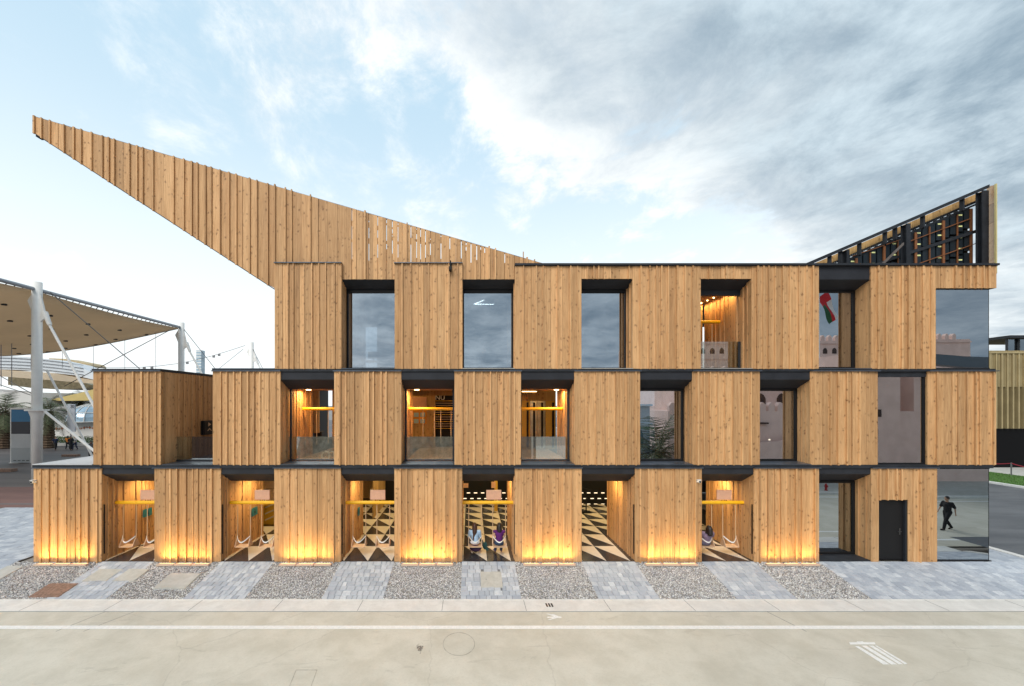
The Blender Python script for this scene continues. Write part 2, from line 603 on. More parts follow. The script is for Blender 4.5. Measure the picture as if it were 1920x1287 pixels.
def ring_mark(name, polys, label, cat):
    z = KZ - .016
    b = MB()
    for p in polys:
        pts = []
        for (px, py) in p:
            d = FX * (CZ - z) / (py - VY)
            pts.append(((px - VX) * d / FX, d - D))
        b.add([(q[0], q[1], z) for q in pts], [list(range(len(pts)))])
    return tag(b.build(name, M['groove']), label, cat)


ring_mark('manhole_cover', ring_polys(860.5, 1208, 30, 22, 1.0), 'round manhole outlined faintly in the concrete road', 'manhole cover')
ring_mark('service_hatch', [[(555, 1256), (595, 1256), (595, 1257), (555, 1257)], [(555, 1256), (556, 1256), (538, 1300), (537, 1300)], [(594, 1256), (595, 1256), (579, 1300), (578, 1300)]],
          'rectangular service hatch outlined in the road at the bottom edge', 'hatch')
# oil stain on the road
mt, t_, p_ = new_mat('oil stain')
t_.put(p_.inputs['Base Color'], t_.mix(t_.noise(t_.node('ShaderNodeNewGeometry').outputs['Position'], 30, 4), (.12, .11, .10), (.30, .28, .25)))
b = MB()
rs = random.Random(3)
z = KZ - .017
for i in range(60):
    px = 787 + rs.gauss(0, 2.8); py = 1215 + rs.gauss(0, 3.2)
    d = FX * (CZ - z) / (py - VY)
    cx = (px - VX) * d / FX; cy = d - D
    r = rs.uniform(.006, .02)
    b.add([(cx + r * math.cos(a) * 1.2, cy + r * math.sin(a), z + i * .00002) for a in (0, 1.2, 2.3, 3.4, 4.6, 5.5)], [(0, 1, 2, 3, 4, 5)])
tag(b.build('oil_stain', mt), kind='stuff')

# ---- forecourt strips: pavers between the boxes, gravel in front of the boxes
PAVE = []
GX0 = [65, 290, 515, 740, 965, 1190, 1413]      # box left edges, ground floor (px on the facade plane)
GX1 = [192, 415, 640, 866, 1090, 1315, 1534]
BAYS = [(192, 290), (415, 515), (640, 740), (866, 965), (1090, 1190), (1315, 1413)]

m, t, p = new_mat('blue grey stone paver')
oi = t.node('ShaderNodeObjectInfo')
at = t.node('ShaderNodeAttribute', attribute_name='tint')
rn = t.math('FRACT', t.math('ADD', oi.outputs['Random'], t.math('MULTIPLY', at.outputs['Fac'], 7.77)))
gg = t.node('ShaderNodeNewGeometry')
c = t.ramp(rn, [(0, (.33, .365, .42)), (.25, (.41, .445, .50)), (.62, (.47, .505, .55)), (.9, (.53, .56, .60)), (1, (.62, .65, .68))])
nn = t.noise(gg.outputs['Position'], 9, 6, .65, .4)
c = t.mix(t.math('MULTIPLY', t.rng(nn, .38, .68), .45), c, (.30, .335, .40))
nf = t.noise(t.vmath('MULTIPLY', gg.outputs['Position'], (30, 90, 30)), 1, 3, .6)
c = t.mix(t.math('MULTIPLY', t.rng(nf, .5, .75), .25), c, (.66, .69, .72))
t.put(p.inputs['Base Color'], c)
p.inputs['Roughness'].default_value = .62
M['paver'] = m

# bevelled paver block, unit size, shared by all
pb = MB()
e = .04
pb.add([(-.5, -.5, -1), (.5, -.5, -1), (.5, .5, -1), (-.5, .5, -1), (-.5, -.5, -.15), (.5, -.5, -.15), (.5, .5, -.15), (-.5, .5, -.15),
        (-.5 + e, -.5 + e, 0), (.5 - e, -.5 + e, 0), (.5 - e, .5 - e, 0), (-.5 + e, .5 - e, 0)],
       [(0, 1, 5, 4), (1, 2, 6, 5), (2, 3, 7, 6), (3, 0, 4, 7), (4, 5, 9, 8), (5, 6, 10, 9), (6, 7, 11, 10), (7, 4, 8, 11), (8, 9, 10, 11)])
paver_me = pb.mesh('paver', M['paver'])


def hole_hit(x0, x1, y0, y1, holes):
    for h in holes:
        if x1 > h[0] + .01 and x0 < h[1] - .01 and y1 > h[2] + .01 and y0 < h[3] - .01: return h
    return None


def paving(name, x0, x1, holes=(), rs=None, y0=KY, y1=0.0):
    bed = MB()
    bed.add([(x0, y0, gz(y0) - .02), (x1, y0, gz(y0) - .02), (x1, y1, gz(y1) - .02), (x0, y1, gz(y1) - .02)], [(0, 1, 2, 3)])
    st = tag(bed.build(name, M['joint']), kind='structure')
    nrow = 9
    rh = (y1 - y0) / nrow
    ang = math.atan(SL)
    for r in range(nrow):
        ya = y0 + r * rh; yb = ya + rh
        x = x0
        while x < x1 - .02:
            wd = rs.choice((.14, .17, .2, .2, .27))
            if x + wd > x1 - .08: wd = x1 - x
            xa, xb = x, x + wd
            x += wd
            h = hole_hit(xa, xb, ya, yb, holes)
            yy0, yy1 = ya, yb
            if h:
                # trim against the slab
                if xa < h[0] - .04: xb = h[0]
                elif xb > h[1] + .04: xa = h[1]
                elif ya < h[2] - .03: yy0, yy1 = ya, h[2]
                elif yb > h[3] + .03: yy0, yy1 = h[3], yb
                else: continue
            o = bpy.data.objects.new('paver', paver_me)
            COL.objects.link(o)
            o.parent = st
            yc = (yy0 + yy1) / 2
            o.location = ((xa + xb) / 2, yc, SL * yc + rs.uniform(-.003, .004))
            o.rotation_euler = (ang + rs.uniform(-.006, .006), rs.uniform(-.006, .006), 0)
            o.scale = (xb - xa - .010, (yy1 - yy0) / math.cos(ang) - .010, .05)
    return st


def slab(name, x0, x1, ya, yb, mat, label, cat, lift=.006, edge=None):
    b = MB()
    def q(x, y, h): return (x, y, SL * y + h)
    b.add([q(x0, ya, -.05), q(x1, ya, -.05), q(x1, yb, -.05), q(x0, yb, -.05), q(x0, ya, lift), q(x1, ya, lift), q(x1, yb, lift), q(x0, yb, lift)],
          [(3, 2, 1, 0), (4, 5, 6, 7), (0, 1, 5, 4), (1, 2, 6, 5), (2, 3, 7, 6), (3, 0, 4, 7)])
    e = empty(name, ((x0 + x1) / 2, (ya + yb) / 2, SL * (ya + yb) / 2), 0, label, cat)
    o = b.build('lid', mat, e)
    o.matrix_parent_inverse = Matrix.Translation(-e.location)
    f = MB()
    w_ = .025
    for (a0, a1, b0, b1) in ((x0 - w_, x0, ya - w_, yb + w_), (x1, x1 + w_, ya - w_, yb + w_), (x0, x1, ya - w_, ya), (x0, x1, yb, yb + w_)):
        f.add([q(a0, b0, -.05), q(a1, b0, -.05), q(a1, b1, -.05), q(a0, b1, -.05), q(a0, b0, lift - .003), q(a1, b0, lift - .003), q(a1, b1, lift - .003), q(a0, b1, lift - .003)],
              [(4, 5, 6, 7), (0, 1, 5, 4), (1, 2, 6, 5), (2, 3, 7, 6), (3, 0, 4, 7)])
    o = f.build('rim', M['slab'] if mat is not M['rust'] else M['rust'], e)
    o.matrix_parent_inverse = Matrix.Translation(-e.location)
    return e


def fpt(px, py):
    """photo pixel to the sloping forecourt"""
    k = (py - VY) / FX
    # CZ - SL*y = k*(D+y)
    y = (CZ - k * D) / (k + SL)
    return ((px - VX) * (D + y) / FX, y)


rs = random.Random(5)
holes4 = [(fpt(902, 1073)[0], fpt(938, 1073)[0], fpt(920, 1101)[1], fpt(920, 1073)[1])]
sx0, sx1 = fpt(186, 1069)[0], fpt(221, 1069)[0]
tx0, tx1 = fpt(241, 1068)[0], fpt(276, 1068)[0]
yA, yB = fpt(200, 1089)[1], fpt(200, 1068)[1]
holes1 = [(max(sx0, X(192) + .05), sx0 + .72, yA, yB), (sx0 + .98, sx0 + 1.62, yA, yB)]
for i, (a, b_) in enumerate(BAYS):
    hs = holes1 if i == 0 else (holes4 if i == 3 else ())
    paving('paving_strip', X(a), X(b_), hs, rs)
paving('paving', X(1534), 19.6, (), rs)
slab('inspection_cover', *holes4[0], M['slab'], 'square concrete cover set in the pavers in front of the two women', 'inspection cover')
slab('inspection_cover', *holes1[0], M['slab'], 'left of the two concrete covers in the leftmost paved strip', 'inspection cover')
slab('inspection_cover', *holes1[1], M['slab'], 'right of the two concrete covers in the leftmost paved strip, beside the gravel', 'inspection cover')
xa, ya = fpt(318, 1077); xb, yb = fpt(290, 1103)
slab('inspection_cover', xb, xb + .95, yb, ya, M['slab'], 'pale concrete slab lying in the second gravel bed from the left', 'inspection cover', .02)
xb, yb = fpt(57, 1119); xa, ya = fpt(92, 1096)
slab('inspection_cover', xb, xb + .85, yb, ya, M['rust'], 'rusty brown iron lid in the leftmost gravel bed by the kerb', 'inspection cover', .02)
slab('concrete_slab', X(65) - .62, X(65) - .1, -1.25, -.28, M['slab'], 'long pale concrete slab at the left corner of the building beside the gravel', 'slab', .01)

m, t, p = new_mat('mixed gravel')
at = t.node('ShaderNodeAttribute', attribute_name='tint')
t.put(p.inputs['Base Color'], at.outputs['Color'])
p.inputs['Roughness'].default_value = .8
M['gravel'] = m
GCOL = [(.44, .44, .435), (.33, .335, .345), (.56, .55, .53), (.24, .25, .27), (.37, .34, .31), (.66, .65, .63), (.15, .155, .17), (.45, .43, .41), (.38, .39, .41)]
phi = (1 + 5 ** .5) / 2
ICO = [Vector(v).normalized() for v in ((-1, phi, 0), (1, phi, 0), (-1, -phi, 0), (1, -phi, 0), (0, -1, phi), (0, 1, phi), (0, -1, -phi), (0, 1, -phi), (phi, 0, -1), (phi, 0, 1), (-phi, 0, -1), (-phi, 0, 1))]
ICF = [(0, 11, 5), (0, 5, 1), (0, 1, 7), (0, 7, 10), (0, 10, 11), (1, 5, 9), (5, 11, 4), (11, 10, 2), (10, 7, 6), (7, 1, 8), (3, 9, 4), (3, 4, 2), (3, 2, 6), (3, 6, 8), (3, 8, 9), (4, 9, 5), (2, 4, 11), (6, 2, 10), (8, 6, 7), (9, 8, 1)]
gbeds = [(a, b_) for a, b_ in zip(GX0, GX1)]
for gi, (a, b_) in enumerate(gbeds):
    x0, x1 = X(a), X(b_)
    if gi == 0: x0 -= .62
    bed = MB()
    bed.add([(x0, KY, KZ - .035), (x1, KY, KZ - .035), (x1, 0, -.035), (x0, 0, -.035)], [(0, 1, 2, 3)])
    bo = tag(bed.build('gravel_bed', M['earth']), kind='structure')
    gm = MB()
    n = int((x1 - x0) * 1.92 / (.025 ** 2) * .85)
    for k in range(n):
        cx = rs.uniform(x0 - .02, x1 + .02); cy = rs.uniform(KY - .01, -.0)
        r = rs.uniform(.0115, .020)
        if rs.random() < .004: cx += rs.choice((-1, 1)) * .1
        base = rs.choice(GCOL)
        f = rs.uniform(1.05, 1.6)
        gm.col = tuple(min(.9, q * f) for q in base)
        az = rs.uniform(0, 6.28)
        ca, sa = math.cos(az), math.sin(az)
        a_, b2, c2 = r * rs.uniform(.9, 1.5), r * rs.uniform(.7, 1.0), r * rs.uniform(.5, .85)
        zc = SL * cy - .02 + rs.uniform(-.006, .010)
        gm.add([(cx + ca * v.x * a_ - sa * v.y * b2, cy + sa * v.x * a_ + ca * v.y * b2, zc + v.z * c2) for v in ICO], ICF)
    tag(gm.build('gravel', M['gravel']), kind='stuff')

# paved areas at the left and right ends of the building, pavers joined (receding)
def paver_field(name, x0, x1, y0, y1, rs, rh=.22):
    bed = MB()
    if y0 < 0 < y1:
        bed.add([(x0, y0, gz(y0) - .02), (x1, y0, gz(y0) - .02), (x1, 0, -.02), (x0, 0, -.02), (x1, y1, -.02), (x0, y1, -.02)], [(0, 1, 2, 3), (3, 2, 4, 5)])
    else:
        bed.add([(x0, y0, gz(y0) - .02), (x1, y0, gz(y0) - .02), (x1, y1, gz(y1) - .02), (x0, y1, gz(y1) - .02)], [(0, 1, 2, 3)])
    tag(bed.build(name + '_bed', M['joint']), kind='structure')
    b = MB()
    y = y0
    while y < y1:
        x = x0
        yn = min(y + rh, y1)
        if y < 0 < yn: yn = 0.0
        while x < x1:
            wd = rs.choice((.2, .28, .36, .44))
            xn = min(x + wd, x1)
            h = rs.uniform(-.004, .004)
            b.col = (rs.random(),) * 3
            b.add([(x + .005, y + .005, gz(y) + h), (xn - .005, y + .005, gz(y) + h), (xn - .005, yn - .005, gz(yn) + h), (x + .005, yn - .005, gz(yn) + h),
                   (x + .001, y + .001, gz(y) - .025), (xn - .001, y + .001, gz(y) - .025), (xn - .001, yn - .001, gz(yn) - .025), (x + .001, yn - .001, gz(yn) - .025)],
                  [(0, 1, 2, 3), (4, 5, 1, 0), (5, 6, 2, 1), (6, 7, 3, 2), (7, 4, 0, 3)])
            x = xn
        y = yn
    return tag(b.build(name, M['paver']), kind='stuff')


LX = X(65) - .62
paver_field('left_paving', -24.5, LX, KY, 7.2, rs)
paver_field('right_paving', 18.08, 19.6, 0, 14, rs)
tag(MB().box(-24.5, 19.6, KY, KY + .03, KZ - .05, KZ + .012).build('kerb', M['gutter']), kind='structure')

# side road on the right with its kerbs, lawn behind it
sheet('side_road', [(19.85, -2.6, -.045), (36, -2.6, -.045), (36, 0, -.045), (36, 160, -.045), (19.85, 160, -.045), (19.85, 0, -.045)], M['asphalt'])
tag(MB().box(19.6, 19.85, 0, 160, -.06, .03).build('side_kerb', M['gutter']), kind='structure')
b = MB()
b.add([(19.6, KY, KZ - .03), (19.85, KY, KZ - .03), (19.85, 0, -.06), (19.6, 0, -.06), (19.6, KY, KZ + .03), (19.85, KY, KZ + .03), (19.85, 0, .03), (19.6, 0, .03)],
      [(4, 5, 6, 7), (0, 1, 5, 4), (1, 2, 6, 5), (3, 0, 4, 7)])
tag(b.build('side_kerb', M['gutter']), kind='structure')
tag(MB().box(36, 36.25, 0, 160, -.06, .08).build('lawn_kerb', M['gutter']), kind='structure')
sheet('lawn', [(36.25, 0, .04), (41.5, 0, .04), (41.5, 160, .04), (36.25, 160, .04)], M['grass'])
b = MB()
for k in range(9000):
    x = rs.uniform(36.3, 41.4); y = rs.uniform(10, 30)
    a = rs.uniform(0, 6.28); h = rs.uniform(.04, .1)
    b.add([(x, y, .03), (x + .03 * math.cos(a), y + .03 * math.sin(a), .03), (x + rs.uniform(-.03, .03), y + rs.uniform(-.03, .03), .04 + h)], [(0, 1, 2)])
tag(b.build('grass', M['grass']), kind='stuff')
sheet('gravel_walk', [(41.5, 0, .0), (60, 0, .0), (60, 160, .0), (41.5, 160, .0)], M['slab'])
# left: dull red paving then dark plaza
sheet('red_paving', [(-90, 7.2, -.02), (X(65), 7.2, -.02), (X(65), 12.5, -.02), (-90, 12.5, -.02)], M['redpave'])
sheet('plaza', [(-200, 12.5, -.03), (15, 12.5, -.03), (15, 120, -.03), (-200, 120, -.03)], M['plaza'])
sheet('pale_band', [(-90, 7.9, -.014), (X(65), 7.9, -.014), (X(65), 8.1, -.014), (-90, 8.1, -.014)], M['joint'])
sheet('left_earth', [(-90, KY, KZ - .01), (-24.5, KY, KZ - .01), (-24.5, 0, -.01), (-24.5, 7.2, -.01), (-90, 7.2, -.01), (-90, 0, -.01)], M['plaza'])
# ------------------------------------------------------------------ the timber pavilion
Z0, Z1 = 0.0, Z(878)            # ground floor boxes
Z2, Z3 = Z(871.5), Z(697)       # middle boxes
Z4, Z5 = Z(692), Z(500)         # top boxes
ZR = Z(496.5)
G = .6                          # depth of the window line
BD = 2.85                       # depth of the boxes
pav = empty('pavilion', (0, 0, 0), 0, 'three storey pavilion of stacked timber clad boxes with a pointed timber roof fin', 'building')
WD = M['wood']
rp = random.Random(11)

pm = MB()
# unit plank, x -.5...5 wide, z 0..1 tall, front at y=-1 : chamfered edges and one shallow groove
prof = [(-.5, 0), (-.5, -.8), (-.47, -1), (-.06, -1), (-.035, -.72), (-.01, -1), (.47, -1), (.5, -.8), (.5, 0)]
pm.prism(prof, 'z', 0, 1)
plank_me = pm.mesh('plank', WD)
pm2 = MB()
prof2 = [(-.5, 0), (-.5, -.8), (-.46, -1), (.46, -1), (.5, -.8), (.5, 0)]
pm2.prism(prof2, 'z', 0, 1)
plank2_me = pm2.mesh('plank_plain', WD)
batten_me = MB().box(-.5, .5, -1, 0, 0, 1).mesh('batten', WD)
counts = {'plank': 0}


def put(name, me, parent, x, y, z, sx, sy, sz, rz=0):
    o = bpy.data.objects.new(name, me)
    COL.objects.link(o)
    o.parent = parent
    o.location = (x, y, z)
    o.scale = (sx, sy, sz)
    if rz: o.rotation_euler = (0, 0, rz)
    counts[name] = counts.get(name, 0) + 1
    return o


def clad(parent, x0, x1, z0, z1, y=0.0, hole=None, name='plank', bat='batten', split=None):
    """boards of uneven width and thickness with battens over most joints"""
    x = x0
    first = True
    while x < x1 - .03:
        wd = rp.choice((.17, .21, .24, .27, .30))
        if x1 - x - wd < .12: wd = x1 - x
        th = rp.choice((.022, .032, .045))
        zs_ = [(z0, z1)]
        if hole and x + wd / 2 > hole[0] and x + wd / 2 < hole[1]: zs_ = [(hole[2], z1)]
        for (a, b_) in zs_:
            put(name, rp.choice((plank_me, plank_me, plank2_me)), parent, x + wd / 2, y, a, wd - .006, th, b_ - a)
        if not first and rp.random() < .78:
            w_ = rp.choice((.032, .045, .055))
            a = z0
            if hole and x > hole[0] - .02 and x < hole[1] + .02: a = hole[2]
            put(bat, batten_me, parent, x, y, a - .035 if a < .1 else a - .012, w_, rp.choice((.07, .08, .09)), z1 - a + (.02 if a > .1 else .045))
        first = False
        x += wd


def side_boards(parent, xs, sgn, z0, z1, y0, y1, mat=None, name='side_cladding'):
    """joined cladding on the side of a box; sgn is the outward x direction"""
    b = MB()
    y = y0
    while y < y1 - .02:
        wd = min(rp.choice((.17, .22, .27)), y1 - y)
        th = rp.choice((.012, .02, .032))
        a, c = (xs, xs + sgn * th) if sgn > 0 else (xs - th, xs)
        b.col = (rp.random(),) * 3
        b.box(a, c, y + .003, y + wd - .003, z0, z1)
        if rp.random() < .5:
            b.col = (rp.random(),) * 3
            th = .05
            a, c = (xs + sgn * .001, xs + sgn * th) if sgn > 0 else (xs - th, xs - .001)
            b.box(a, c, y - .018, y + .018, z0, z1)
        y += wd
    return tag(b.build(name, mat or WD, parent), kind='stuff')


def box_module(pxa, pxb, z0, z1, label=None, left=True, right=True, hole=None, deep=BD):
    x0, x1 = X(pxa), X(pxb)
    c = MB()
    yf = 0.0
    if hole:
        c.box(x0 + .04, hole[0], yf + .006, deep, z0 + .02, z1)
        c.box(hole[1], x1 - .04, yf + .006, deep, z0 + .02, z1)
        c.box(hole[0], hole[1], yf + .006, deep, hole[2], z1)
        c.box(hole[0], hole[1], yf + .14, deep, z0 + .02, hole[2])
    else:
        c.box(x0 + .04, x1 - .04, yf + .006, deep, z0 + .02, z1)
    o = c.build('timber_box', M['dark'], pav)
    if label: o['label'] = label
    clad(o, x0, x1, z0, z1, yf, hole)
    if left: side_boards(o, x0 + .04, -1, z0, z1, .0, deep)
    if right: side_boards(o, x1 - .04, 1, z0, z1, .0, deep)
    return o


# ground floor
gboxes = []
for a, b_ in zip(GX0, GX1):
    gboxes.append(box_module(a, b_, Z0, Z1))
dh = (X(1642), X(1700), Z(937))
dbox = box_module(1632, 1755, Z0, Z1, hole=dh, label='timber box with a black door')
MIDS = [(176, 303), (400, 527), (627, 752), (852, 977), (1077, 1200), (1298, 1424), (1519, 1645), (1738, 1866)]
for a, b_ in MIDS: box_module(a, b_, Z2, Z3)
TOPS = [(516, 641, Z(494.5)), (740, 867, Z(495)), (965, 1090, Z5), (1186, 1313, Z5), (1409, 1534, Z5), (1632, 1753, Z5)]
for a, b_, zt in TOPS: box_module(a, b_, Z4, zt)

# door
dr = MB().box(dh[0] + .03, dh[1] - .03, .09, .135, .02, dh[2] - .03).build('door', M['black'], pav, bevel=.004)
hb = MB()
hx = X(1692)
hb.tube((hx, .09, 1.02), (hx, .03, 1.02), .012)
hb.tube((hx + .005, .03, 1.02), (hx - .13, .03, 1.02), .011)
hb.box(hx - .02, hx + .02, .082, .09, .9, 1.12)
hb.build('handle', plain('dull steel', (.12, .12, .12), .35, .9), dr)
fr = MB()
fr.box(dh[0], dh[0] + .028, .02, .15, 0.0, dh[2])
fr.box(dh[1] - .028, dh[1], .02, .15, 0.0, dh[2])
fr.box(dh[0] + .028, dh[1] - .028, .02, .15, dh[2] - .028, dh[2])
fr.build('door_frame', M['char'], pav)

# slabs: between storeys and the roof (real floors, 12 m deep)
BK = 11.0
sl1 = MB().box(X(63), X(1860), -.045, BK, Z1, Z2).build('floor_slab', M['char'], pav)
MB().box(X(63), X(175), -.05, BK, Z2 - .004, Z2 + .02).build('roof_deck', M['roofdeck'], pav)
MB().box(X(305), X(399), -.05, BK, Z2 - .004, Z2 + .012).build('terrace_deck', M['capmetal'], pav)
MB().box(X(399), X(1864), -.045, BK, Z3, Z4).build('floor_slab', M['char'], pav)
MB().box(X(174), X(303), -.045, BD + .02, Z3, Z4).build('roof_slab', M['char'], pav)
MB().box(X(399), X(516), -.05, BK, Z4 - .006, Z4 + .02).build('roof_deck', M['capmetal'], pav)
MB().box(X(965), X(1867), -.05, BK, Z5, ZR).build('roof_slab', M['char'], pav)
MB().box(X(516), X(965) - .002, .12, BK, Z5 - .01, ZR - .02).build('roof_slab', M['char'], pav)
for (a, b_, zt) in TOPS[:2]:
    MB().box(X(a) - .01, X(b_) + .01, -.10, .1, zt, zt + .022).build('flashing', M['capmetal'], pav)
# thin flashings on top of ground and middle boxes (blue grey metal edge)
for (a, b_) in list(zip(GX0, GX1)) + [(1632, 1755)]:
    MB().box(X(a) - .02, X(b_) + .02, -.11, -.046, Z1, Z1 + .03).build('flashing', M['capmetal'], pav)
for (a, b_) in MIDS:
    MB().box(X(a) - .02, X(b_) + .02, -.11, -.046, Z3, Z3 + .03).build('flashing', M['capmetal'], pav)
MB().box(X(965), X(1867), -.11, -.051, ZR - .05, ZR + .015).build('flashing', M['char'], pav)

# back and end walls of the building
MB().box(X(65) + .1, X(1755), BK - .2, BK - .05, 0, Z1).build('back_wall', M['black'], pav)
MB().box(X(303), X(1866) - .06, BD + 4.6, BD + 4.75, Z2, Z3).build('back_wall', M['room'], pav) if False else None
side_boards(pav, X(65) + .05, -1, 0, Z1, BD, BK - .06, name='end_cladding')
side_boards(pav, X(400) + .05, -1, Z2, Z3, BD, BK - .06, name='end_cladding')
side_boards(pav, X(516) + .05, -1, Z4, Z5, BD, BK - .06, name='end_cladding')
for (a, z0, z1) in ((65, 0, Z1), (400, Z2, Z3), (516, Z4, Z5)):
    MB().box(X(a) + .05, X(a) + .12, BD, BK - .05, z0, z1 - .002).build('end_wall', M['dark'], pav)
MB().box(18.02, 18.14, BD, BK - .05, Z2, Z3).build('end_wall', M['dark'], pav)
MB().box(18.0, 18.14, BD, BK - .05, Z4, Z5).build('end_wall', M['dark'], pav)
side_boards(pav, 18.14, 1, Z2, Z3, BD, BK - .06, name='end_cladding')
side_boards(pav, 18.14, 1, Z4, Z5, BD, BK - .06, name='end_cladding')

# fascia and sloping soffit over every opening
def soffit(xa, xb, ztop, zf, zg, y0=0.0, mat='soffit', g=G):
    b = MB()
    b.prism([(y0, ztop), (y0, zf), (g, zg), (g, ztop)], 'x', xa, xb)
    return b.build('soffit', M[mat], pav)


GB = BAYS + [(1534, 1632)]
for a, b_ in GB:
    soffit(X(a) - .03, X(b_) + .03, Z1 - .002, Z(889), Z(902, G))
MB_ = [(303, 400), (527, 627), (752, 852), (977, 1077), (1200, 1298), (1424, 1519)]
for a, b_ in MB_[1:]:
    soffit(X(a) - .03, X(b_) + .03, Z3 - .002, Z(712), Z(730, G))
TB = [(641, 740), (867, 965), (1090, 1186), (1313, 1409)]
for k, (a, b_) in enumerate(TB):
    zf = Z(523)
    o = MB()
    o.box(X(a) + .0, X(b_), .125, BD, zf, Z5 - .03)
    lb = o.build('lintel', M['dark'], pav)
    if k >= 2:
        clad(lb, X(a), X(b_), zf, Z5, .03, name='lintel_board', bat='lintel_batten')
    soffit(X(a) - .03, X(b_) + .03, zf - .004, zf - .006, Z(545, G), .06)
soffit(X(1534) - .03, X(1632) + .03, Z5 - .002, Z(524), Z(546, G), .02)
lb = MB().box(X(1753) + .002, X(1866) - .03, .006, BD, Z(541), Z5 - .002).build('lintel', M['dark'], pav)
clad(lb, X(1753), X(1866), Z(541), Z5, 0.0, name='lintel_board', bat='lintel_batten')
side_boards(lb, X(1866) - .03, 1, Z(541), Z5, 0, BD)


# windows
def window(xa, xb, z0, z1, y, glass, fw=.06, mull=(), name='window', right_strip=0):
    f = MB()
    f.box(xa, xb, y - .05, y + .05, z0, z0 + fw)
    f.box(xa, xb, y - .05, y + .05, z1 - fw, z1)
    f.box(xa, xa + fw, y - .05, y + .05, z0 + fw, z1 - fw)
    f.box(xb - fw, xb, y - .05, y + .05, z0 + fw, z1 - fw)
    for m_ in mull: f.box(m_ - fw / 2, m_ + fw / 2, y - .045, y + .045, z0 + fw, z1 - fw)
    fo = f.build('window', M['black'], pav)
    MB().box(xa + fw, xb - fw, y - .008, y + .008, z0 + fw, z1 - fw).build('pane', glass, fo)
    return fo


def sill(xa, xb, z0, mat='capmetal'):
    b = MB()
    b.prism([(-.06, z0), (-.06, z0 + .02), (G - .05, z0 + .045), (G - .05, z0)], 'x', xa, xb)
    return b.build('sill', M[mat], pav)


M['palesill'] = plain('pale metal sill', (.55, .52, .47), .4, .5, var=.1, scale=2)
for k, (a, b_) in enumerate(TB):
    xa, xb = X(a), X(b_)
    sill(xa, xb, Z4, 'capmetal' if k == 0 else 'palesill')
    if k < 3:
        window(xa, xb, Z4 + .045, Z(545, G), G, M['glass_win'], .05)
        MB().box(xa, xb, G - .06, G - .0501, Z(549, G) - .02, Z(545, G)).build('blind_box', M['black'], pav)
# mid glazed bays
for a, b_ in MB_[4:]:
    sill(X(a), X(b_), Z2)
    window(X(a), X(b_), Z2 + .045, Z(730, G), G, M['glass_win'], .07)
for a, b_ in MB_[1:4]: sill(X(a), X(b_), Z2)
# top bay with the flag reflection, middle corner bay, ground glass bay
window(X(1534), X(1632), Z4 + .045, Z(546, G), G, M['glass_win'], .07)
sill(X(1534), X(1632), Z4)
window(X(1534), X(1632), .04, Z(902, G), G, M['glass_corner'], .07)
MB().box(X(1534), X(1632), .0, G + .05, 0.0, .04).build('sill', M['char'], pav)
window(X(1645) + .02, X(1738), Z2, Z3 - .002, .10, M['glass_win'], .05)
MB().box(X(1645), X(1738) , .03, .06, Z(707), Z3 - .004).build('fascia', M['char'], pav)


def corner_glass(z0, z1, xa, xb, glass):
    f = MB()
    f.box(xa, xb, .02, .08, z0, z0 + .035)
    f.box(xa, xb, .02, .08, z1 - .035, z1)
    f.box(xb - .06, xb, .081, BD, z0, z0 + .035)
    f.box(xb - .06, xb, .081, BD, z1 - .035, z1)
    fo = f.build('corner_window', M['black'], pav)
    MB().box(xa, xb - .012, .042, .058, z0 + .035, z1 - .035).build('pane', glass, fo)
    MB().box(xb - .028, xb - .012, .060, BD, z0 + .035, z1 - .035).build('pane', glass, fo)
    MB().box(xb - .012, xb, .038, .060, z0 + .035, z1 - .035).build('corner_trim', M['black'], fo)


corner_glass(0.0, Z1, X(1755) + .002, X(1857), M['glass_corner'])
corner_glass(Z4, Z(541), X(1753) + .002, X(1857), M['glass_win'])
MB().box(X(1755), X(1857) + .03, -.01, .02, -.02, .03).build('plinth', M['black'], pav)
# dark room behind corner glass
for (z0, z1) in ((0.005, Z1 - .002), (Z4 + .002, Z(541))):
    MB().box(X(1755), 18.0, 2.3, 2.35, z0, z1).build('inner_wall', M['dark'], pav)
MB().box(X(1645), X(1738), 2.3, 2.35, Z2, Z3).build('inner_wall', M['room'], pav)
MB().box(X(1424), X(1519), BD, BD + .06, Z2, Z3).build('inner_wall', M['room'], pav)
MB().box(X(1534), X(1632), BD, BD + .06, Z4, Z5).build('inner_wall', M['room'], pav)
MB().box(X(1534), X(1632), BD, BD + .06, 0, Z1).build('inner_wall', M['room'], pav)
MB().box(X(1755), 18.0, .09, 2.3, .001, .02).build('inner_floor', M['dark'], pav)

# pivot slots: thin black upright strip on the side walls of the swing bays
for k, (a, b_) in enumerate(BAYS):
    if k in (0, 1, 2):
        x = X(a)
        MB().box(x - .004, x + .016, .05, .085, Z(1040), Z(947)).build('slot', M['black'], pav)
    if k >= 3:
        x = X(b_)
        MB().box(x - .018, x + .004, .05, .085, Z(1040), Z(947)).build('slot', M['black'], pav)

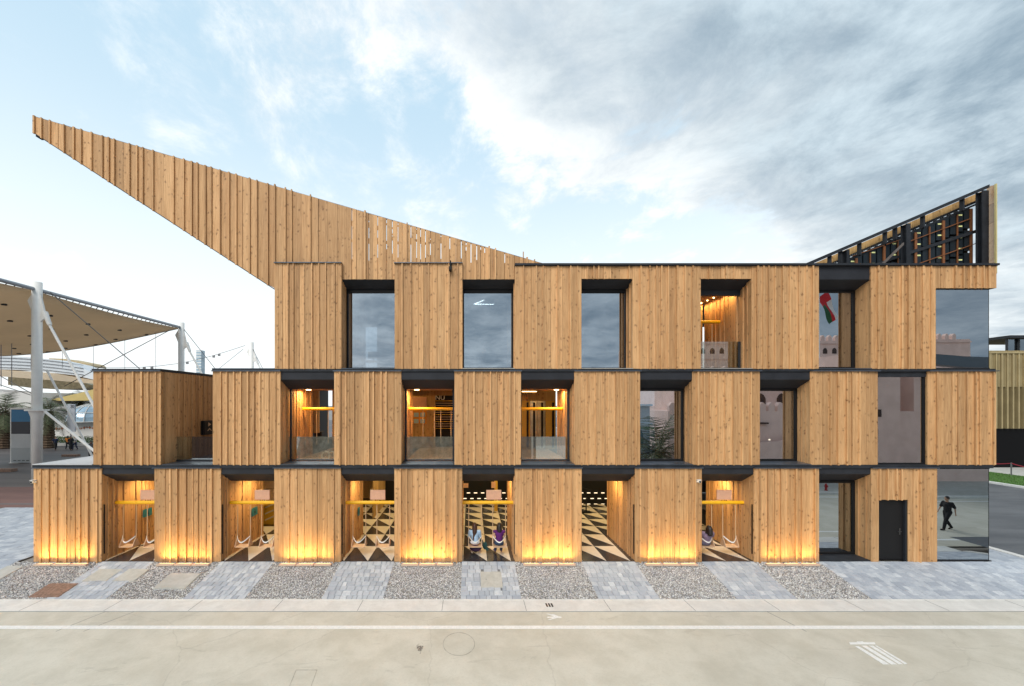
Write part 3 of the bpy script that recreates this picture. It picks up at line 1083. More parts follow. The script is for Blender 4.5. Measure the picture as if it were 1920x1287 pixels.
# ---------------- ground floor hall
hall = MB()
hall.add([(X(65), 0, .004), (X(1534), 0, .004), (X(1534), BK, .004), (X(65), BK, .004)], [(0, 1, 2, 3)])
hf = hall.build('hall_floor', plain('dark polished floor', (.045, .042, .045), .22, var=.3, scale=3), pav)
tile = plain('pale floor tile', (.62, .55, .47), .4, var=.06, scale=3)
rows = [0, 1.46, 2.83, 3.96, 5.03, 6.1, 7.2, 8.3]
cw = 4.15 / 5
xc0 = X(913.4)
tcount = 0
for r in range(len(rows) - 1):
    ya, yb = rows[r] + .02, rows[r + 1]
    for c_ in range(-17, 13):
        x1 = xc0 + cw * c_
        x0 = x1 - cw
        # skip what the boxes stand on
        mid = (x0 + x1) / 2
        if x1 < X(70) or x0 > X(1530): continue
        if yb < BD + .1 and any(X(p) + .02 < x0 + .25 and x1 - .05 < X(q) - .02 for p, q in zip(GX0, GX1)): continue
        b = MB()
        b.add([(x0 + .02, yb, .009), (x1, yb, .009), (x1, ya, .009), (x0 + .02, yb, .003), (x1, yb, .003), (x1, ya, .003)],
              [(2, 1, 0), (0, 1, 4, 3), (1, 2, 5, 4), (2, 0, 3, 5)])
        b.build('floor_tile', tile, hf)
        tcount += 1
MB().box(X(65) + .1, X(1534), .006, BK - .2, Z1 - .28, Z1 - .01).build('hall_ceiling', M['dark'], pav) if False else None
MB().box(X(65) + .15, X(1534), BD + .01, BK - .2, Z1 - .03, Z1 - .003).build('hall_ceiling', M['dark'], pav)
# dark ceiling panels over the swings
for a, b_ in BAYS:
    MB().box(X(a) - .03, X(b_) + .03, G + .001, BD, Z(902, G) + .0, Z1 - .002).build('bay_ceiling', M['black'], pav)
# black counter wall at the back with rows of small lit slots
YW = 7.9
bw = MB().box(-4.6, X(1534), YW, YW + .15, 0.0, Z1 - .035).build('counter_wall', M['black'], pav)
lm = MB().box(-.09, .09, -.012, 0, -.018, .018).mesh('light_slot', M['lampw'])
for j, zz_ in enumerate((Z(924.5, YW), Z(935, YW), Z(945.5, YW))):
    x = -2.0 + (.19 if j % 2 else 0)
    while x < 9.2:
        if not (3.2 < x < 5.4):
            put('light_slot', lm, bw, x, YW - .001, zz_, 1, 1, 1)
        x += .385
# yellow-lit side wall and stair seen through the third bay
sb = side_boards(pav, -4.6, -1, 0, Z1 - .03, 5.2, 8.05, M['wood_in'], 'inner_cladding')
st = MB()
for i in range(9):
    st.box(-7.6 + i * .27, -7.28 + i * .27, 7.0, 8.2, 1.35 + i * .18, 1.42 + i * .18)
st.prism([(-7.7, 1.15), (-7.5, 1.1), (-4.9, 2.9), (-4.9, 3.15), (-5.2, 3.15)], 'y', 6.95, 7.0)
st.build('stair', M['black'], pav)
MB().box(-15, -4.6, 9.3, 9.4, 0, Z1 - .04).build('inner_wall', M['wood_in'], pav)
# yellow bench with stacked pale boxes behind the second bay
YB = 4.2
b = MB().box(X(490, YB), X(520, YB), YB, YB + .6, .01, Z(948, YB) - .0).build('bench', plain('yellow bench', (.62, .36, .03), .5), pav)
for k in range(3):
    z0 = .18 + k * .28
    bb = MB(); bb.prism([(X(497, YB), z0), (X(513, YB), z0 + .16), (X(513, YB), z0 + .24), (X(497, YB), z0 + .06)], 'y', YB - .012, YB)
    bb.build('stripe', tile, b)
MB().box(X(494, YB), X(520, YB), YB + .05, YB + .4, Z(940, YB), Z(918, YB)).build('pale_box', M['ply'], pav)
MB().box(X(494, YB), X(520, YB), YB + .05, YB + .4, Z(917, YB), Z(901, YB)).build('pale_box', M['ply'], pav)
# warm post and pale boards of the far swings seen through the middle bay
MB().box(X(927, 6.4), X(933, 6.4), 6.4, 6.55, 0.02, Z1 - .035).build('post', plain('yellow post', (.62, .36, .05), .5), pav)
for (pa, pb_, qa, qb) in ((869, 878, 907, 915), (921.5, 929, 904, 915.5)):
    MB().box(X(pa, 6.0), X(pb_, 6.0), 6.0, 6.04, Z(qb, 6.0), Z(qa, 6.0)).build('sign_board', M['pinkboard'], pav)
ps = MB()
px_ = X(1099, 6.2)
ps.tube((px_, 6.2, .02), (px_, 6.2, 1.05), .03)
ps.box(px_ - .28, px_ + .22, 6.0, 6.4, .02, .06)
ps.tube((px_ - .35, 6.2, 1.3), (px_ + .3, 6.2, 1.12), .015)
ps.tube((px_, 6.2, 1.0), (px_, 6.2, 1.22), .02)
tag(ps.build('stand', M['black']), 'thin black stand on the triangle tiled floor inside the hall', 'stand')

# ---------------- swing bays: beam, board; the swings themselves are things
YS = .55
swing_n = 0


def strap_pts(x0, x1, y, z, sag, n=8):
    return [(x0 + (x1 - x0) * i / n, y, z - sag * math.sin(math.pi * i / n)) for i in range(n + 1)]


def make_swing(zb):
    """origin at the middle of the seat's underside; ropes go up to zb above it"""
    r = empty('swing')
    s = MB().box(-.235, .235, -.17, .17, 0, .022).build('seat', M['ply'], r, bevel=.003)
    for sg in (-1, 1):
        b = MB()
        b.prism([(-.17, .022), (.17, .022), (.05, .27), (-.02, .30)], 'x', sg * .235 - .01, sg * .235 + .01)
        b.build('side_panel', M['ply'], r)
        b = MB()
        b.tube((sg * .232, .02, .26), (sg * .232, .02, zb), .013, n=6)
        b.build('rope', M['rope'], r)
    b = MB()
    pts = strap_pts(-.235, .235, -.19, .36, .17, 10)
    for (p, q) in zip(pts, pts[1:]):
        b.add([(p[0], -.02 - .17 * math.sin(math.pi * (p[0] + .235) / .47), p[2] - .022), (q[0], -.02 - .17 * math.sin(math.pi * (q[0] + .235) / .47), q[2] - .022),
               (q[0], -.02 - .17 * math.sin(math.pi * (q[0] + .235) / .47), q[2] + .022), (p[0], -.02 - .17 * math.sin(math.pi * (p[0] + .235) / .47), p[2] + .022)], [(0, 1, 2, 3)])
    so = b.build('back_strap', M['white'], r)
    m_ = so.modifiers.new('thick', 'SOLIDIFY'); m_.thickness = .008
    return r


ZBM = Z(942.5, YS)
ZSEAT = Z(1024, YS)
sw0 = make_swing(ZBM - ZSEAT)
SW_LABELS = {
    (0, 0): 'left swing of the leftmost swing bay, empty, against the plank wall',
    (0, 1): 'right swing of the leftmost swing bay, half hidden by the timber box',
    (1, 0): 'left swing of the second bay from the left, empty',
    (1, 1): 'right swing of the second bay from the left, half hidden by the timber box',
    (2, 0): 'left swing of the third bay, empty before the triangle tiled floor',
    (2, 1): 'right swing of the third bay, empty before the triangle tiled floor',
    (3, 0): 'plywood swing carrying the woman in the light blue blouse',
    (3, 1): 'plywood swing carrying the woman in the purple top',
    (5, 0): 'swing in the rightmost swing bay with a person leaning back on it',
    (5, 1): 'empty swing in the rightmost swing bay beside the plank wall'}
used = False
swings = {}
for k, (a, b_) in enumerate(BAYS):
    if k == 4: continue
    xa, xb = X(a) + .04, X(b_) - .04
    bm = MB()
    bm.tube((xa - .05, YS, ZBM), (xb + .05, YS, ZBM), .062, n=14)
    for q in range(4):
        xx = xa + (xb - xa) * (q + .5) / 4
        bm.tube((xx - .03, YS, ZBM), (xx + .03, YS, ZBM), .068, n=14)
    bm.build('swing_beam', M['yellow'], pav, smooth=False)
    xm = X(a) + 1.14
    sbd = MB().box(xm - .27, xm + .27, YS - .02, YS + .02, Z(937, YS), Z(919, YS)).build('sign_board', M['pinkboard'], pav, bevel=.004)
    q_ = MB()
    for dx in (-.08, 0, .08): q_.tube((xm + dx, YS, ZBM + .05), (xm + dx, YS, Z(937, YS)), .012, n=6)
    q_.build('bracket', M['black'], pav)
    for j, dx in enumerate((.47, 1.335)):
        if (k, j) not in SW_LABELS: continue
        r = sw0 if not used else copy_tree(sw0)
        used = True
        r.location = (X(a) + dx, YS, ZSEAT)
        tag(r, SW_LABELS[(k, j)], 'swing', 'plywood swings hanging from the yellow beams')
        swings[(k, j)] = r

# teal notices on the side walls
teal = plain('teal notice', (.03, .20, .26), .5)
glyph = plain('notice print', (.01, .05, .08), .5)
for (a, y0, y1, pz0, pz1) in ((192, 1.7, 2.12, 967, 953), (415, 1.9, 2.3, 968, 953), (640, 2.0, 2.2, 968, 953)):
    x = X(a) + .01
    o = MB().box(x, x + .03, y0, y1, Z(pz0, 2.0), Z(pz1, 2.0)).build('notice', teal, pav)
    zc = (Z(pz0, 2.0) + Z(pz1, 2.0)) / 2; yc = (y0 + y1) / 2
    q_ = MB(); q_.box(x + .03, x + .034, yc - .05, yc + .05, zc - .08, zc + .03); q_.box(x + .03, x + .034, yc - .03, yc + .03, zc + .04, zc + .09)
    q_.build('pictogram', glyph, o)

# ---------------- lights of the ground floor
def area(name, loc, size, size_y, power, col, direction, parent=None, spread=180):
    l = bpy.data.lights.new(name, 'AREA')
    l.shape = 'RECTANGLE'
    l.size = size; l.size_y = size_y
    l.energy = power
    l.color = col
    l.spread = R(spread)
    o = bpy.data.objects.new(name, l)
    COL.objects.link(o)
    o.location = loc
    o.rotation_euler = Vector(direction).to_track_quat('-Z', 'Y').to_euler()
    if parent is not None:
        o.parent = parent
        o.matrix_parent_inverse = parent.matrix_world.inverted()
    return o


AMB = (1.0, .63, .19)
ft_me = MB()
ft_me.box(-.285, .285, -.07, .07, 0, .05)
ftm = ft_me.mesh('housing', plain('lamp housing', (.62, .47, .36), .6))
gl_me = MB().box(-.24, .24, .045, .062, .05, .054).mesh('lens', plain('amber lens', (.8, .55, .25), .4, emit=(1, .62, .25), es=1.6))
ordn = ['leftmost', 'second', 'third', 'middle', 'fifth', 'sixth', 'rightmost']
pos3 = ['left', 'middle', 'right']
for gi, (a, b_) in enumerate(zip(GX0, GX1)):
    for j in range(3):
        x = X(a) + .56 + j * .60
        r = empty('ground_light', (x, -.23, gz(-.23) + .0), 0, '%s of three low light bars before the %s ground floor timber box%s' % (pos3[j], ordn[gi], '' if gi in (0, 3, 6) else ' from the left'), 'light', 'low light bars along the foot of the boxes')
        for nm, me in (('housing', ftm), ('lens', gl_me)):
            o = bpy.data.objects.new(nm, me); COL.objects.link(o); o.parent = r
        l = bpy.data.lights.new('ground_light_lamp', 'AREA')
        l.shape = 'RECTANGLE'; l.size = .5; l.size_y = .05; l.spread = R(115)
        l.energy = 5.2 * (1 if gi < 6 else .6) * (1.2, .75, 1.3, .95, .65, 1.1, .8)[(gi * 2 + j) % 7]
        l.color = AMB
        lo = bpy.data.objects.new('ground_light_lamp', l); COL.objects.link(lo)
        lo.parent = r
        lo.location = (0, -.03, .07)
        lo.rotation_euler = Vector((0, .22, 1)).to_track_quat('-Z', 'Y').to_euler()
# downlights in the bay ceilings
for k, (a, b_) in enumerate(BAYS):
    side = X(a) + .55 if k < 3 else X(b_) - .45
    zc = Z(902, G)
    MB().tube((side, 1.6, zc - .004), (side, 1.6, zc - .03), .07, n=12).build('downlight', M['lamp'], pav)
    area('downlight_lamp', (side, 1.6, zc - .05), .25, .25, 20, (1, .70, .30), (0, 0, -1), pav)
for x in (-11, -7, -3, 1, 5, 8.5):
    area('hall_lamp', (x, 5.4, Z1 - .06), 1.6, 1.6, 50, (1, .72, .32), (0, 0, -1), pav)
# ---------------- middle and top storey interiors
WI = M['wood_in']
# middle: open balconies
YGL = .62
def balustrade(xa, xb, z0, z1, y):
    b = MB().box(xa, xb, y - .008, y + .008, z0 + .02, z1)
    o = b.build('balustrade_glass', M['glass_clear'], pav)
    MB().box(xa, xb, y - .03, y + .03, z0, z0 + .05).build('rail_shoe', M['char'], o)
    return o


for k, (a, b_) in enumerate(MB_[1:4]):
    xa, xb = X(a), X(b_)
    balustrade(xa, xb, Z2 + .045, Z(819, YGL), YGL)
    # side frames of the opening
    MB().box(xa + .03, xa + .09, G, G + .07, Z2, Z(730, G)).build('jamb', M['char'], pav)
    MB().box(xb - .09, xb - .03, G, G + .07, Z2, Z(730, G)).build('jamb', M['char'], pav)
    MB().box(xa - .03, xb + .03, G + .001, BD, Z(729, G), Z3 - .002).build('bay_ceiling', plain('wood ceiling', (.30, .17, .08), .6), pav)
    MB().box(xa, xb, .56, BK - .2, Z2 + .001, Z2 + .012).build('bay_floor', M['ply'], pav)
    bm = MB()
    yb = 1.8
    zb = Z(767, yb)
    bm.tube((xa, yb, zb), (xb, yb, zb), .062, n=14)
    bm.build('swing_beam', M['yellow'], pav)
    if k < 2:
        rs_ = MB()
        for t_x in (.55, 1.0, 1.25, 1.65):
            rs_.tube((xa + t_x, yb, zb), (xa + t_x, yb, Z2 + .55), .013, n=6)
        rs_.build('rope', M['rope'], pav)
    side = xa + .35 if k < 2 else xb - .3
    area('balcony_lamp', (side, 1.5, Z(730, G) - .03), .5, .3, 26, (1, .60, .22), (0, 0, -1), pav)
    MB().tube((side, 1.5, Z(729, G) - .001), (side, 1.5, Z(729, G) - .03), .09, n=12).build('downlight', M['lamp'], pav)

# middle hall behind the boxes
for x in (-7.5, -3.4, .9, 4.0):
    area('upper_hall_lamp', (x, 5.0, Z3 - .08), 1.0, 1.0, 30, (1, .62, .25), (0, 0, -1), pav)
YH = 7.2
# first bay: slatted side wall and open view to the outside at the back
x = X(567, 2.9)
tm = MB()
for i in range(5):
    tm.box(X(586 + i * 2.6, 4), X(587.2 + i * 2.6, 4), 4, 4.12, Z2 + .8, Z3 - .01)
tm.box(X(540, 2.95), X(583, 2.95), 2.9, 3.05, Z2, Z3 - .01)
tm.box(X(623, 4), X(650, 4), 4, 4.1, Z2, Z3 - .01)
tm.build('inner_post', WI, pav)
MB().box(X(586, 4), X(600, 4), 4.2, 4.7, Z2 + .3, Z2 + .85).build('cabinet', M['char'], pav)
# second bay: orange notice wall on the left, slatted black screen with letters on the right
y = 5.0
MB().box(X(752, y), X(816, y), y, y + .1, Z2, Z3 - .002).build('inner_wall', WI, pav)
MB().box(X(765, y), X(866, y), 4.2, 4.3, Z(742, 4.2), Z3 - .002).build('inner_lintel', WI, pav)
org = plain('orange panel', (.75, .30, .03), .5)
blu = plain('pale blue print', (.40, .55, .62), .5)
pn = MB().box(X(774, y), X(800, y), y - .03, y, Z(795, y), Z(768, y)).build('notice_panel', org, pav)
for i in range(2):
    for j in range(2):
        MB().box(X(776 + i * 12, y), X(785 + i * 12, y), y - .04, y - .03, Z(794 - j * 12, y), Z(786 - j * 12, y)).build('sheet', blu, pn)
MB().box(X(774, y), X(800, y), y - .03, y, Z(766, y), Z(745, y)).build('pale_panel', M['pinkboard'], pav)
y = 5.6
sc_ = MB().box(X(811, y), X(858, y), y, y + .06, Z2, Z3 - .01).build('screen_wall', M['black'], pav)
for i in range(13):
    zc = Z(752 + i * 4.3, y)
    MB().box(X(816, y), X(855, y), y - .03, y, zc - .012, zc + .012).build('slat', M['yellow'] if i % 3 == 0 else M['ply'], sc_)


def text(body, size, loc, rot, mat, parent=None, name='lettering', ext=.01, mirror=False):
    cu = bpy.data.curves.new(name, 'FONT')
    cu.body = body
    cu.size = size
    cu.extrude = ext
    tmp = bpy.data.objects.new(name, cu)
    COL.objects.link(tmp)
    bpy.context.view_layer.update()
    me = bpy.data.meshes.new_from_object(tmp.evaluated_get(bpy.context.evaluated_depsgraph_get()))
    bpy.data.objects.remove(tmp)
    me.materials.clear()
    me.materials.append(mat)
    o = bpy.data.objects.new(name, me)
    COL.objects.link(o)
    o.location = loc
    o.rotation_euler = rot
    if mirror: o.scale = (-1, 1, 1)
    if parent is not None: o.parent = parent
    return o


text('NU', .32, (X(816, y), y - .05, Z(750, y)), (R(90), 0, 0), M['white'], sc_)
# third bay: tall pale metal panels with black slots
y = 4.6
metal = plain('brushed pale metal', (.50, .47, .36), .3, .6, var=.2, scale=2)
gold = plain('golden panel', (.62, .38, .06), .45, .2)
w3 = MB().box(X(975, y), X(1042, y), y, y + .1, Z2, Z3 - .002).build('inner_wall', WI, pav)
for i, (pa, pb_, mt_) in enumerate(((978, 993, gold), (994, 1006, metal), (1007, 1022, metal), (1023, 1040, gold))):
    MB().box(X(pa, y), X(pb_, y), y - .06, y, Z2 + .01, Z(752, y)).build('panel', mt_, w3)
for px_ in (987, 999, 1014, 1034.5):
    MB().box(X(px_, y), X(px_ + 4, y), y - .075, y - .06, Z2 + .1, Z(755, y)).build('slot', M['black'], w3)
lt = MB().box(X(979, 3.2), X(1006, 3.2), 3.2, 3.24, Z(735, 3.2), Z(734, 3.2)).build('light_strip', M['lamp'], pav)
tb = MB(); tb.tube((X(988, 3.4), 3.4, Z3 - .2), (X(988, 3.4), 3.4, Z(752, 3.4)), .02); tb.build('hanger', M['char'], pav)
# rooms behind glazed middle bays
for (a, b_) in (MB_[4],):
    MB().box(X(a) - .8, X(b_) + .3, 5.0, 5.1, Z2, Z3 - .002).build('inner_wall', M['room'], pav)
    MB().box(X(a), X(a) + .8, 3.0, 3.05, Z(765, 3), Z(764, 3)).build('light_strip', M['lamp'], pav)
area('room_lamp', (X(1250), 2.2, Z3 - .1), .5, .3, 5, (1, .62, .3), (0, 0, -1), pav)
area('room_lamp', (X(1470), 2.2, Z3 - .1), .5, .3, 5, (1, .62, .3), (0, 0, -1), pav)
# left terrace of the middle storey
xa, xb = X(303), X(400)
balustrade(X(325, .75), xb, Z2 + .02, Z(819, .75), .75)
xw = X(303) + .012
yt = 2.3
bx = MB().box(xw, xw + .14, 2.02, 2.62, Z(815, yt), Z(789, yt)).build('wall_cabinet', M['black'], pav)
gph = MB()
cz = Z(797, yt)
gph.prism([(2.25, cz + .10), (2.42, cz + .02), (2.25, cz - .06)], 'x', xw + .14, xw + .146)
gph.prism([(2.18, cz - .24), (2.32, cz - .13), (2.46, cz - .24), (2.42, cz - .24), (2.32, cz - .17), (2.22, cz - .24)], 'x', xw + .14, xw + .146)
gph.build('pictogram', M['ply'], bx)
MB().box(xw, xw + .10, 2.66, 2.82, Z(812, yt), Z(792, yt)).build('alarm_box', plain('red box', (.45, .02, .02), .4), pav)

# top floor rooms
for k, (a, b_) in enumerate(TB[:3]):
    MB().box(X(a) - .5, X(b_) + .5, 7.4, 7.5, Z4, Z5 - .04).build('inner_wall', M['room'], pav)
    MB().box(X(a) - 1.2, X(a) - 1.1, BD, 7.4, Z4, Z5 - .04).build('inner_wall', M['room'], pav)
    MB().box(X(b_) + 1.1, X(b_) + 1.2, BD, 7.4, Z4, Z5 - .04).build('inner_wall', M['room'], pav)
# V shaped lamp in second window
vl = MB()
y = 4.6
p0 = (X(889, y), y, Z(570.5, y))
for q in ((X(926, y), y - .6, Z(561, y)), (X(924, y), y - .6, Z(577, y))):
    vl.tube(p0, q, .022, n=6)
tag(vl.build('ceiling_light', M['lampv']), 'thin V shaped strip light glowing behind the second top floor window', 'light')
area('office_fill', (X(850, 5), 4.6, Z5 - .5), .8, .8, 130, (1, .9, .75), (0, 0, -1), pav)  # unseen fill light added beside the opening to brighten the room and clerk
# left window: pale glow from inside at the left edge, desk lumps
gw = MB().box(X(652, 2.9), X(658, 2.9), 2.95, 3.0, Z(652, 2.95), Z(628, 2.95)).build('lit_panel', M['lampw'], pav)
# desks
def desk(x, y, z, w_=1.5, label='desk', cat='table'):
    r = empty('desk', (x, y, z), 0, label, cat)
    MB().box(-w_ / 2, w_ / 2, -.35, .35, .70, .735).build('desk_top', M['ply'], r)
    for sx_ in (-1, 1):
        for sy_ in (-1, 1):
            MB().box(sx_ * (w_ / 2 - .06) - .02, sx_ * (w_ / 2 - .06) + .02, sy_ * .3 - .02, sy_ * .3 + .02, 0, .70).build('leg', M['char'], r)
    b = MB(); b.box(-.25, .25, -.02, .02, .86, 1.16); b.box(-.03, .03, .0, .02, .735, .9); b.box(-.12, .12, -.08, .1, .735, .745)
    b.build('screen', M['black'], r)
    return r


yd = 4.4
desk(X(934, yd) + .15, yd, Z4, 1.5, 'desk with a screen behind the second top floor window')
desk(X(700, yd), yd, Z4, 2.4, 'long desk behind the leftmost top floor window')
# top open balcony bay
a, b_ = TB[3]
xa, xb = X(a), X(b_)
balustrade(xa, X(1388, YGL), Z4 + .045, Z(641, YGL), YGL)
MB().box(X(1384, YGL), X(1388, YGL) + .02, YGL - .03, YGL + .03, Z4, Z(641, YGL)).build('post', M['char'], pav)
MB().box(xa - .03, xb + .03, G + .001, G + .14, Z(554, G), Z(545, G)).build('beam', M['char'], pav)
wb = MB().box(xa - 3, xb + .1, BD + .9, BD + 1.0, Z4, Z5 - .05).build('inner_wall', WI, pav)
side_boards(pav, X(1409) - .05, -1, Z4, Z5 - .05, BD, BD + 1, WI, 'inner_cladding')
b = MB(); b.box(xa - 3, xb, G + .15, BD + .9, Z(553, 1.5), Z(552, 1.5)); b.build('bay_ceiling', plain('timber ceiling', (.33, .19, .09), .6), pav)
bm = MB(); bm.tube((xa - .3, 1.7, Z(604, 1.7)), (X(1349, 1.7), 1.7, Z(604, 1.7)), .062, n=14)
bm.build('swing_beam', M['yellow'], pav)
MB().tube((X(1335, 1.7), 1.7, Z(604, 1.7)), (X(1335, 1.7), 1.7, Z4 + .4), .013, n=6).build('rope', M['rope'], pav)
for i in range(6):
    p_ = (X(1409) - .16, 1.05 + i * .42, Z(552, 1.5) - .03)
    MB().ball(p_, .03, 8, 5).build('lamp', M['lamp'], pav)
    area('balcony_lamp', (p_[0] - .02, p_[1], p_[2] - .06), .08, .08, 3.2, (1, .60, .22), (0, 0, -1), pav)

# ---------------- roof fin, a long pointed wall of boards above the left half
YF = .12
A_ = (X(68, YF), Z(221, YF)); B_ = (X(1022, YF), Z(497, YF))
C_ = (X(70, YF), Z(253, YF)); E_ = (X(515, YF), Z(542, YF))


def ztop(x): return A_[1] + (B_[1] - A_[1]) * (x - A_[0]) / (B_[0] - A_[0])


def zbot(x):
    if x < E_[0]: return C_[1] + (E_[1] - C_[1]) * (x - C_[0]) / (E_[0] - C_[0])
    if x < X(536): return E_[1]
    for (a, b_) in TB[:2]:
        if X(a) - .03 < x < X(b_) + .03: return Z(523)
    return Z(505)


fin = MB()
# slim steel edge and the inner sheet behind the solid part
fin.prism([(A_[0] + .1, ztop(A_[0] + .1) - .06), (A_[0] + .1, zbot(A_[0] + .1) + .05), (E_[0] - .05, E_[1] + .06), (X(545), Z(528)), (X(628), Z(510)), (X(628), ztop(X(628)) - .06)], 'y', YF + .01, YF + .05)
for k in range(22):
    xx = A_[0] + .6 + k * .55
    if xx > X(628): break
fo = fin.build('roof_fin', M['dark'], pav)
# bottom edge metal
e1 = MB(); e1.prism([(C_[0], C_[1] - .03), (E_[0], E_[1] - .03), (E_[0], E_[1]), (C_[0], C_[1])], 'y', YF - .06, YF + .12)
e1.build('fin_edge', M['char'], fo)
e2 = MB(); e2.prism([(A_[0], A_[1]), (B_[0], B_[1]), (B_[0], B_[1] + .022), (A_[0], A_[1] + .022)], 'y', YF - .03, YF + .08)
e2.build('fin_edge', M['capmetal'], fo)
MB().box(A_[0] - .02, A_[0] + .12, YF + .0, YF + .2, C_[1] - .06, C_[1] + .03).build('fin_bracket', M['black'], fo)
x = A_[0]
xend = B_[0] - .25
rf = random.Random(21)
xs0, xs1 = X(632), X(985)
while x < xend:
    slotty = xs0 < x < xs1
    wd = rf.choice((.11, .14, .17, .2)) if slotty else rf.choice((.21, .26, .31, .36))
    gap = (.026 if rf.random() < .75 else .004) if slotty else .006
    xb_ = min(x + wd, xend + .2)
    th = rf.choice((.04, .05, .065))
    b = MB()
    m1 = (x + xb_) / 2
    za = zbot(m1)
    if m1 < E_[0]: za0, za1 = zbot(x), zbot(xb_ - gap)
    else: za0 = za1 = za
    b.prism([(x, za0), (xb_ - gap, za1), (xb_ - gap, ztop(xb_ - gap)), (x, ztop(x))], 'y', YF - th, YF)
    b.build('plank', WD, fo)
    counts['plank'] += 1
    if slotty and gap > .01:
        # pieces closing most of the joint so that only short slits stay open
        zlim = Z(492)
        b = MB()
        z = za
        b.box(xb_ - gap - .004, xb_ + .004, YF - .02, YF - .004, za, max(za + .1, zlim + rf.uniform(.0, .5)))
        z = zlim + rf.uniform(.55, .9)
        while z < ztop(xb_) - .15:
            h = rf.uniform(.05, .25)
            b.build('slit_filler', WD, fo); b = MB()
            b.box(xb_ - gap - .004, xb_ + .004, YF - .02, YF - .004, z, min(z + h, ztop(xb_) - .02))
            z += h + rf.uniform(.15, .55) * (1 if rf.random() < .7 else .1)
        b.build('slit_filler', WD, fo)
    if ztop(x) - zbot(x) > .25 and ((not slotty and rf.random() < .85) or (slotty and rf.random() < .12)):
        w_ = rf.choice((.035, .045, .055))
        put('batten', MB_FIN[0] if False else batten_me, fo, x, YF - th + .01, zbot(x) - (.03 if x < E_[0] else 0), w_, .06, ztop(x) - zbot(x) + .05)
    x = xb_

# ---------------- roof screen on the right: back of a sloping display wall in a steel frame
YR = 1.3
def XR(p): return X(p, YR)
def ZRr(p): return Z(p, YR)
scr = MB()
scr.prism([(XR(1497), ZRr(500)), (XR(1848), ZRr(349)), (XR(1848), ZRr(355)), (XR(1511), ZRr(500))], 'y', YR - .12, YR + .12)
so = scr.build('screen_frame', M['char'], pav)


def top_at(px): return 500 + (349 - 500) * (px - 1497) / (1848 - 1497)


so['label'] = 'black steel frame of the sloping roof screen'
for px_ in (1583, 1695, 1838):
    wpx = 5 if px_ < 1600 else (8 if px_ < 1700 else 12)
    cb = MB()
    x0, x1 = XR(px_ - wpx / 2), XR(px_ + wpx / 2)
    zt = ZRr(top_at(px_) + 8)
    cb.box(x0, x1, YR - .16, YR - .13, ZR, zt); cb.box(x0, x1, YR + .02, YR + .05, ZR, zt); cb.box((x0 + x1) / 2 - .015, (x0 + x1) / 2 + .015, YR - .13, YR + .02, ZR, zt)
    cb.build('column', M['char'], so)
# timber wall seen from its back
YW2 = YR + .5
wp = MB()
rs2 = random.Random(4)
pxs = 1530
while pxs < 1846:
    pe = min(pxs + rs2.choice((16, 22, 28)), 1846)
    wp.col = (rs2.random(),) * 3
    t0, t1 = top_at(pxs) + 7, top_at(pe) + 7
    wp.add([(X(pxs, YW2), YW2, Z(t0, YW2)), (X(pe, YW2), YW2, Z(t1, YW2)), (X(pe, YW2), YW2, Z(t1 + 14, YW2)), (X(pxs, YW2), YW2, Z(t0 + 14, YW2)),
            (X(pxs, YW2), YW2 + .05, Z(t0, YW2)), (X(pe, YW2), YW2 + .05, Z(t1, YW2)), (X(pe, YW2), YW2 + .05, Z(t1 + 14, YW2)), (X(pxs, YW2), YW2 + .05, Z(t0 + 14, YW2))],
           [(0, 1, 2, 3), (7, 6, 5, 4), (0, 4, 5, 1), (2, 6, 7, 3)])
    pxs = pe
tag(wp.build('screen_boards', M['wood_in'], so), kind='stuff')  # darker wood puts the shade on these boards into their colour
# module boxes of the display, black, in rows that follow the slope
modm = plain('display module back', (.012, .02, .027), .45, .3)
cop = plain('copper rail', (.30, .12, .05), .5, .5)
ylw = plain('yellow tag', (.75, .78, .35), .5)
YM = YR + .28
def XM(p): return X(p, YM)
def ZM(p): return Z(p, YM)
bk = MB(); bk.prism([(XM(1556), ZM(502)), (XM(1556), ZM(top_at(1556) + 30)), (XM(1822), ZM(top_at(1822) + 30)), (XM(1822), ZM(502))], 'y', YM + .125, YM + .14)
bk.build('backing_sheet', M['black'], so)
pxs = 1540
mi = 0
while pxs < 1818:
    pe = pxs + 12
    ttop = top_at(pe) + 29
    if 1690 < pxs < 1700: pxs = 1703; continue
    rowy = ttop
    ro = 0
    while rowy < 497:
        bot = min(rowy + 40, 503)
        if bot - rowy > 5:
            b = MB(); b.box(XM(pxs + .8), XM(pe - .8), YM, YM + .12, ZM(bot - 2), ZM(rowy))
            b.build('display_module', modm, so)
            if mi % 3 == 1:
                b = MB(); b.box(XM(pxs + 3), XM(pe - 2.5), YM - .012, YM, ZM(rowy + 9), ZM(rowy + 6.5)); b.box(XM(pxs + 3), XM(pe - 2.5), YM - .012, YM, ZM(min(rowy + 30, 500)), ZM(min(rowy + 27.5, 499)))
                b.build('tag', ylw, so)
        rowy += 42
    if mi % 2 == 0:
        b = MB(); ww = 2.2 if mi % 4 == 0 else .8
        b.box(XM(pe - ww), XM(pe + ww), YM - .05, YM - .013, ZM(500), ZM(ttop + 2)); b.build('rail', cop, so)
    mi += 1
    pxs = pe + 1
# dark cross rails following the slope, ladder of small holes with the sky behind
def rail(pxa, pya, pxb, pyb, th, y=YM - .08, mat='char', d=.05, name='rail'):
    b = MB()
    b.prism([(X(pxa, y), Z(pya + th / 2, y)), (X(pxb, y), Z(pyb + th / 2, y)), (X(pxb, y), Z(pyb - th / 2, y)), (X(pxa, y), Z(pya - th / 2, y))], 'y', y, y + d)
    return b.build(name, M[mat] if isinstance(mat, str) else mat, so)


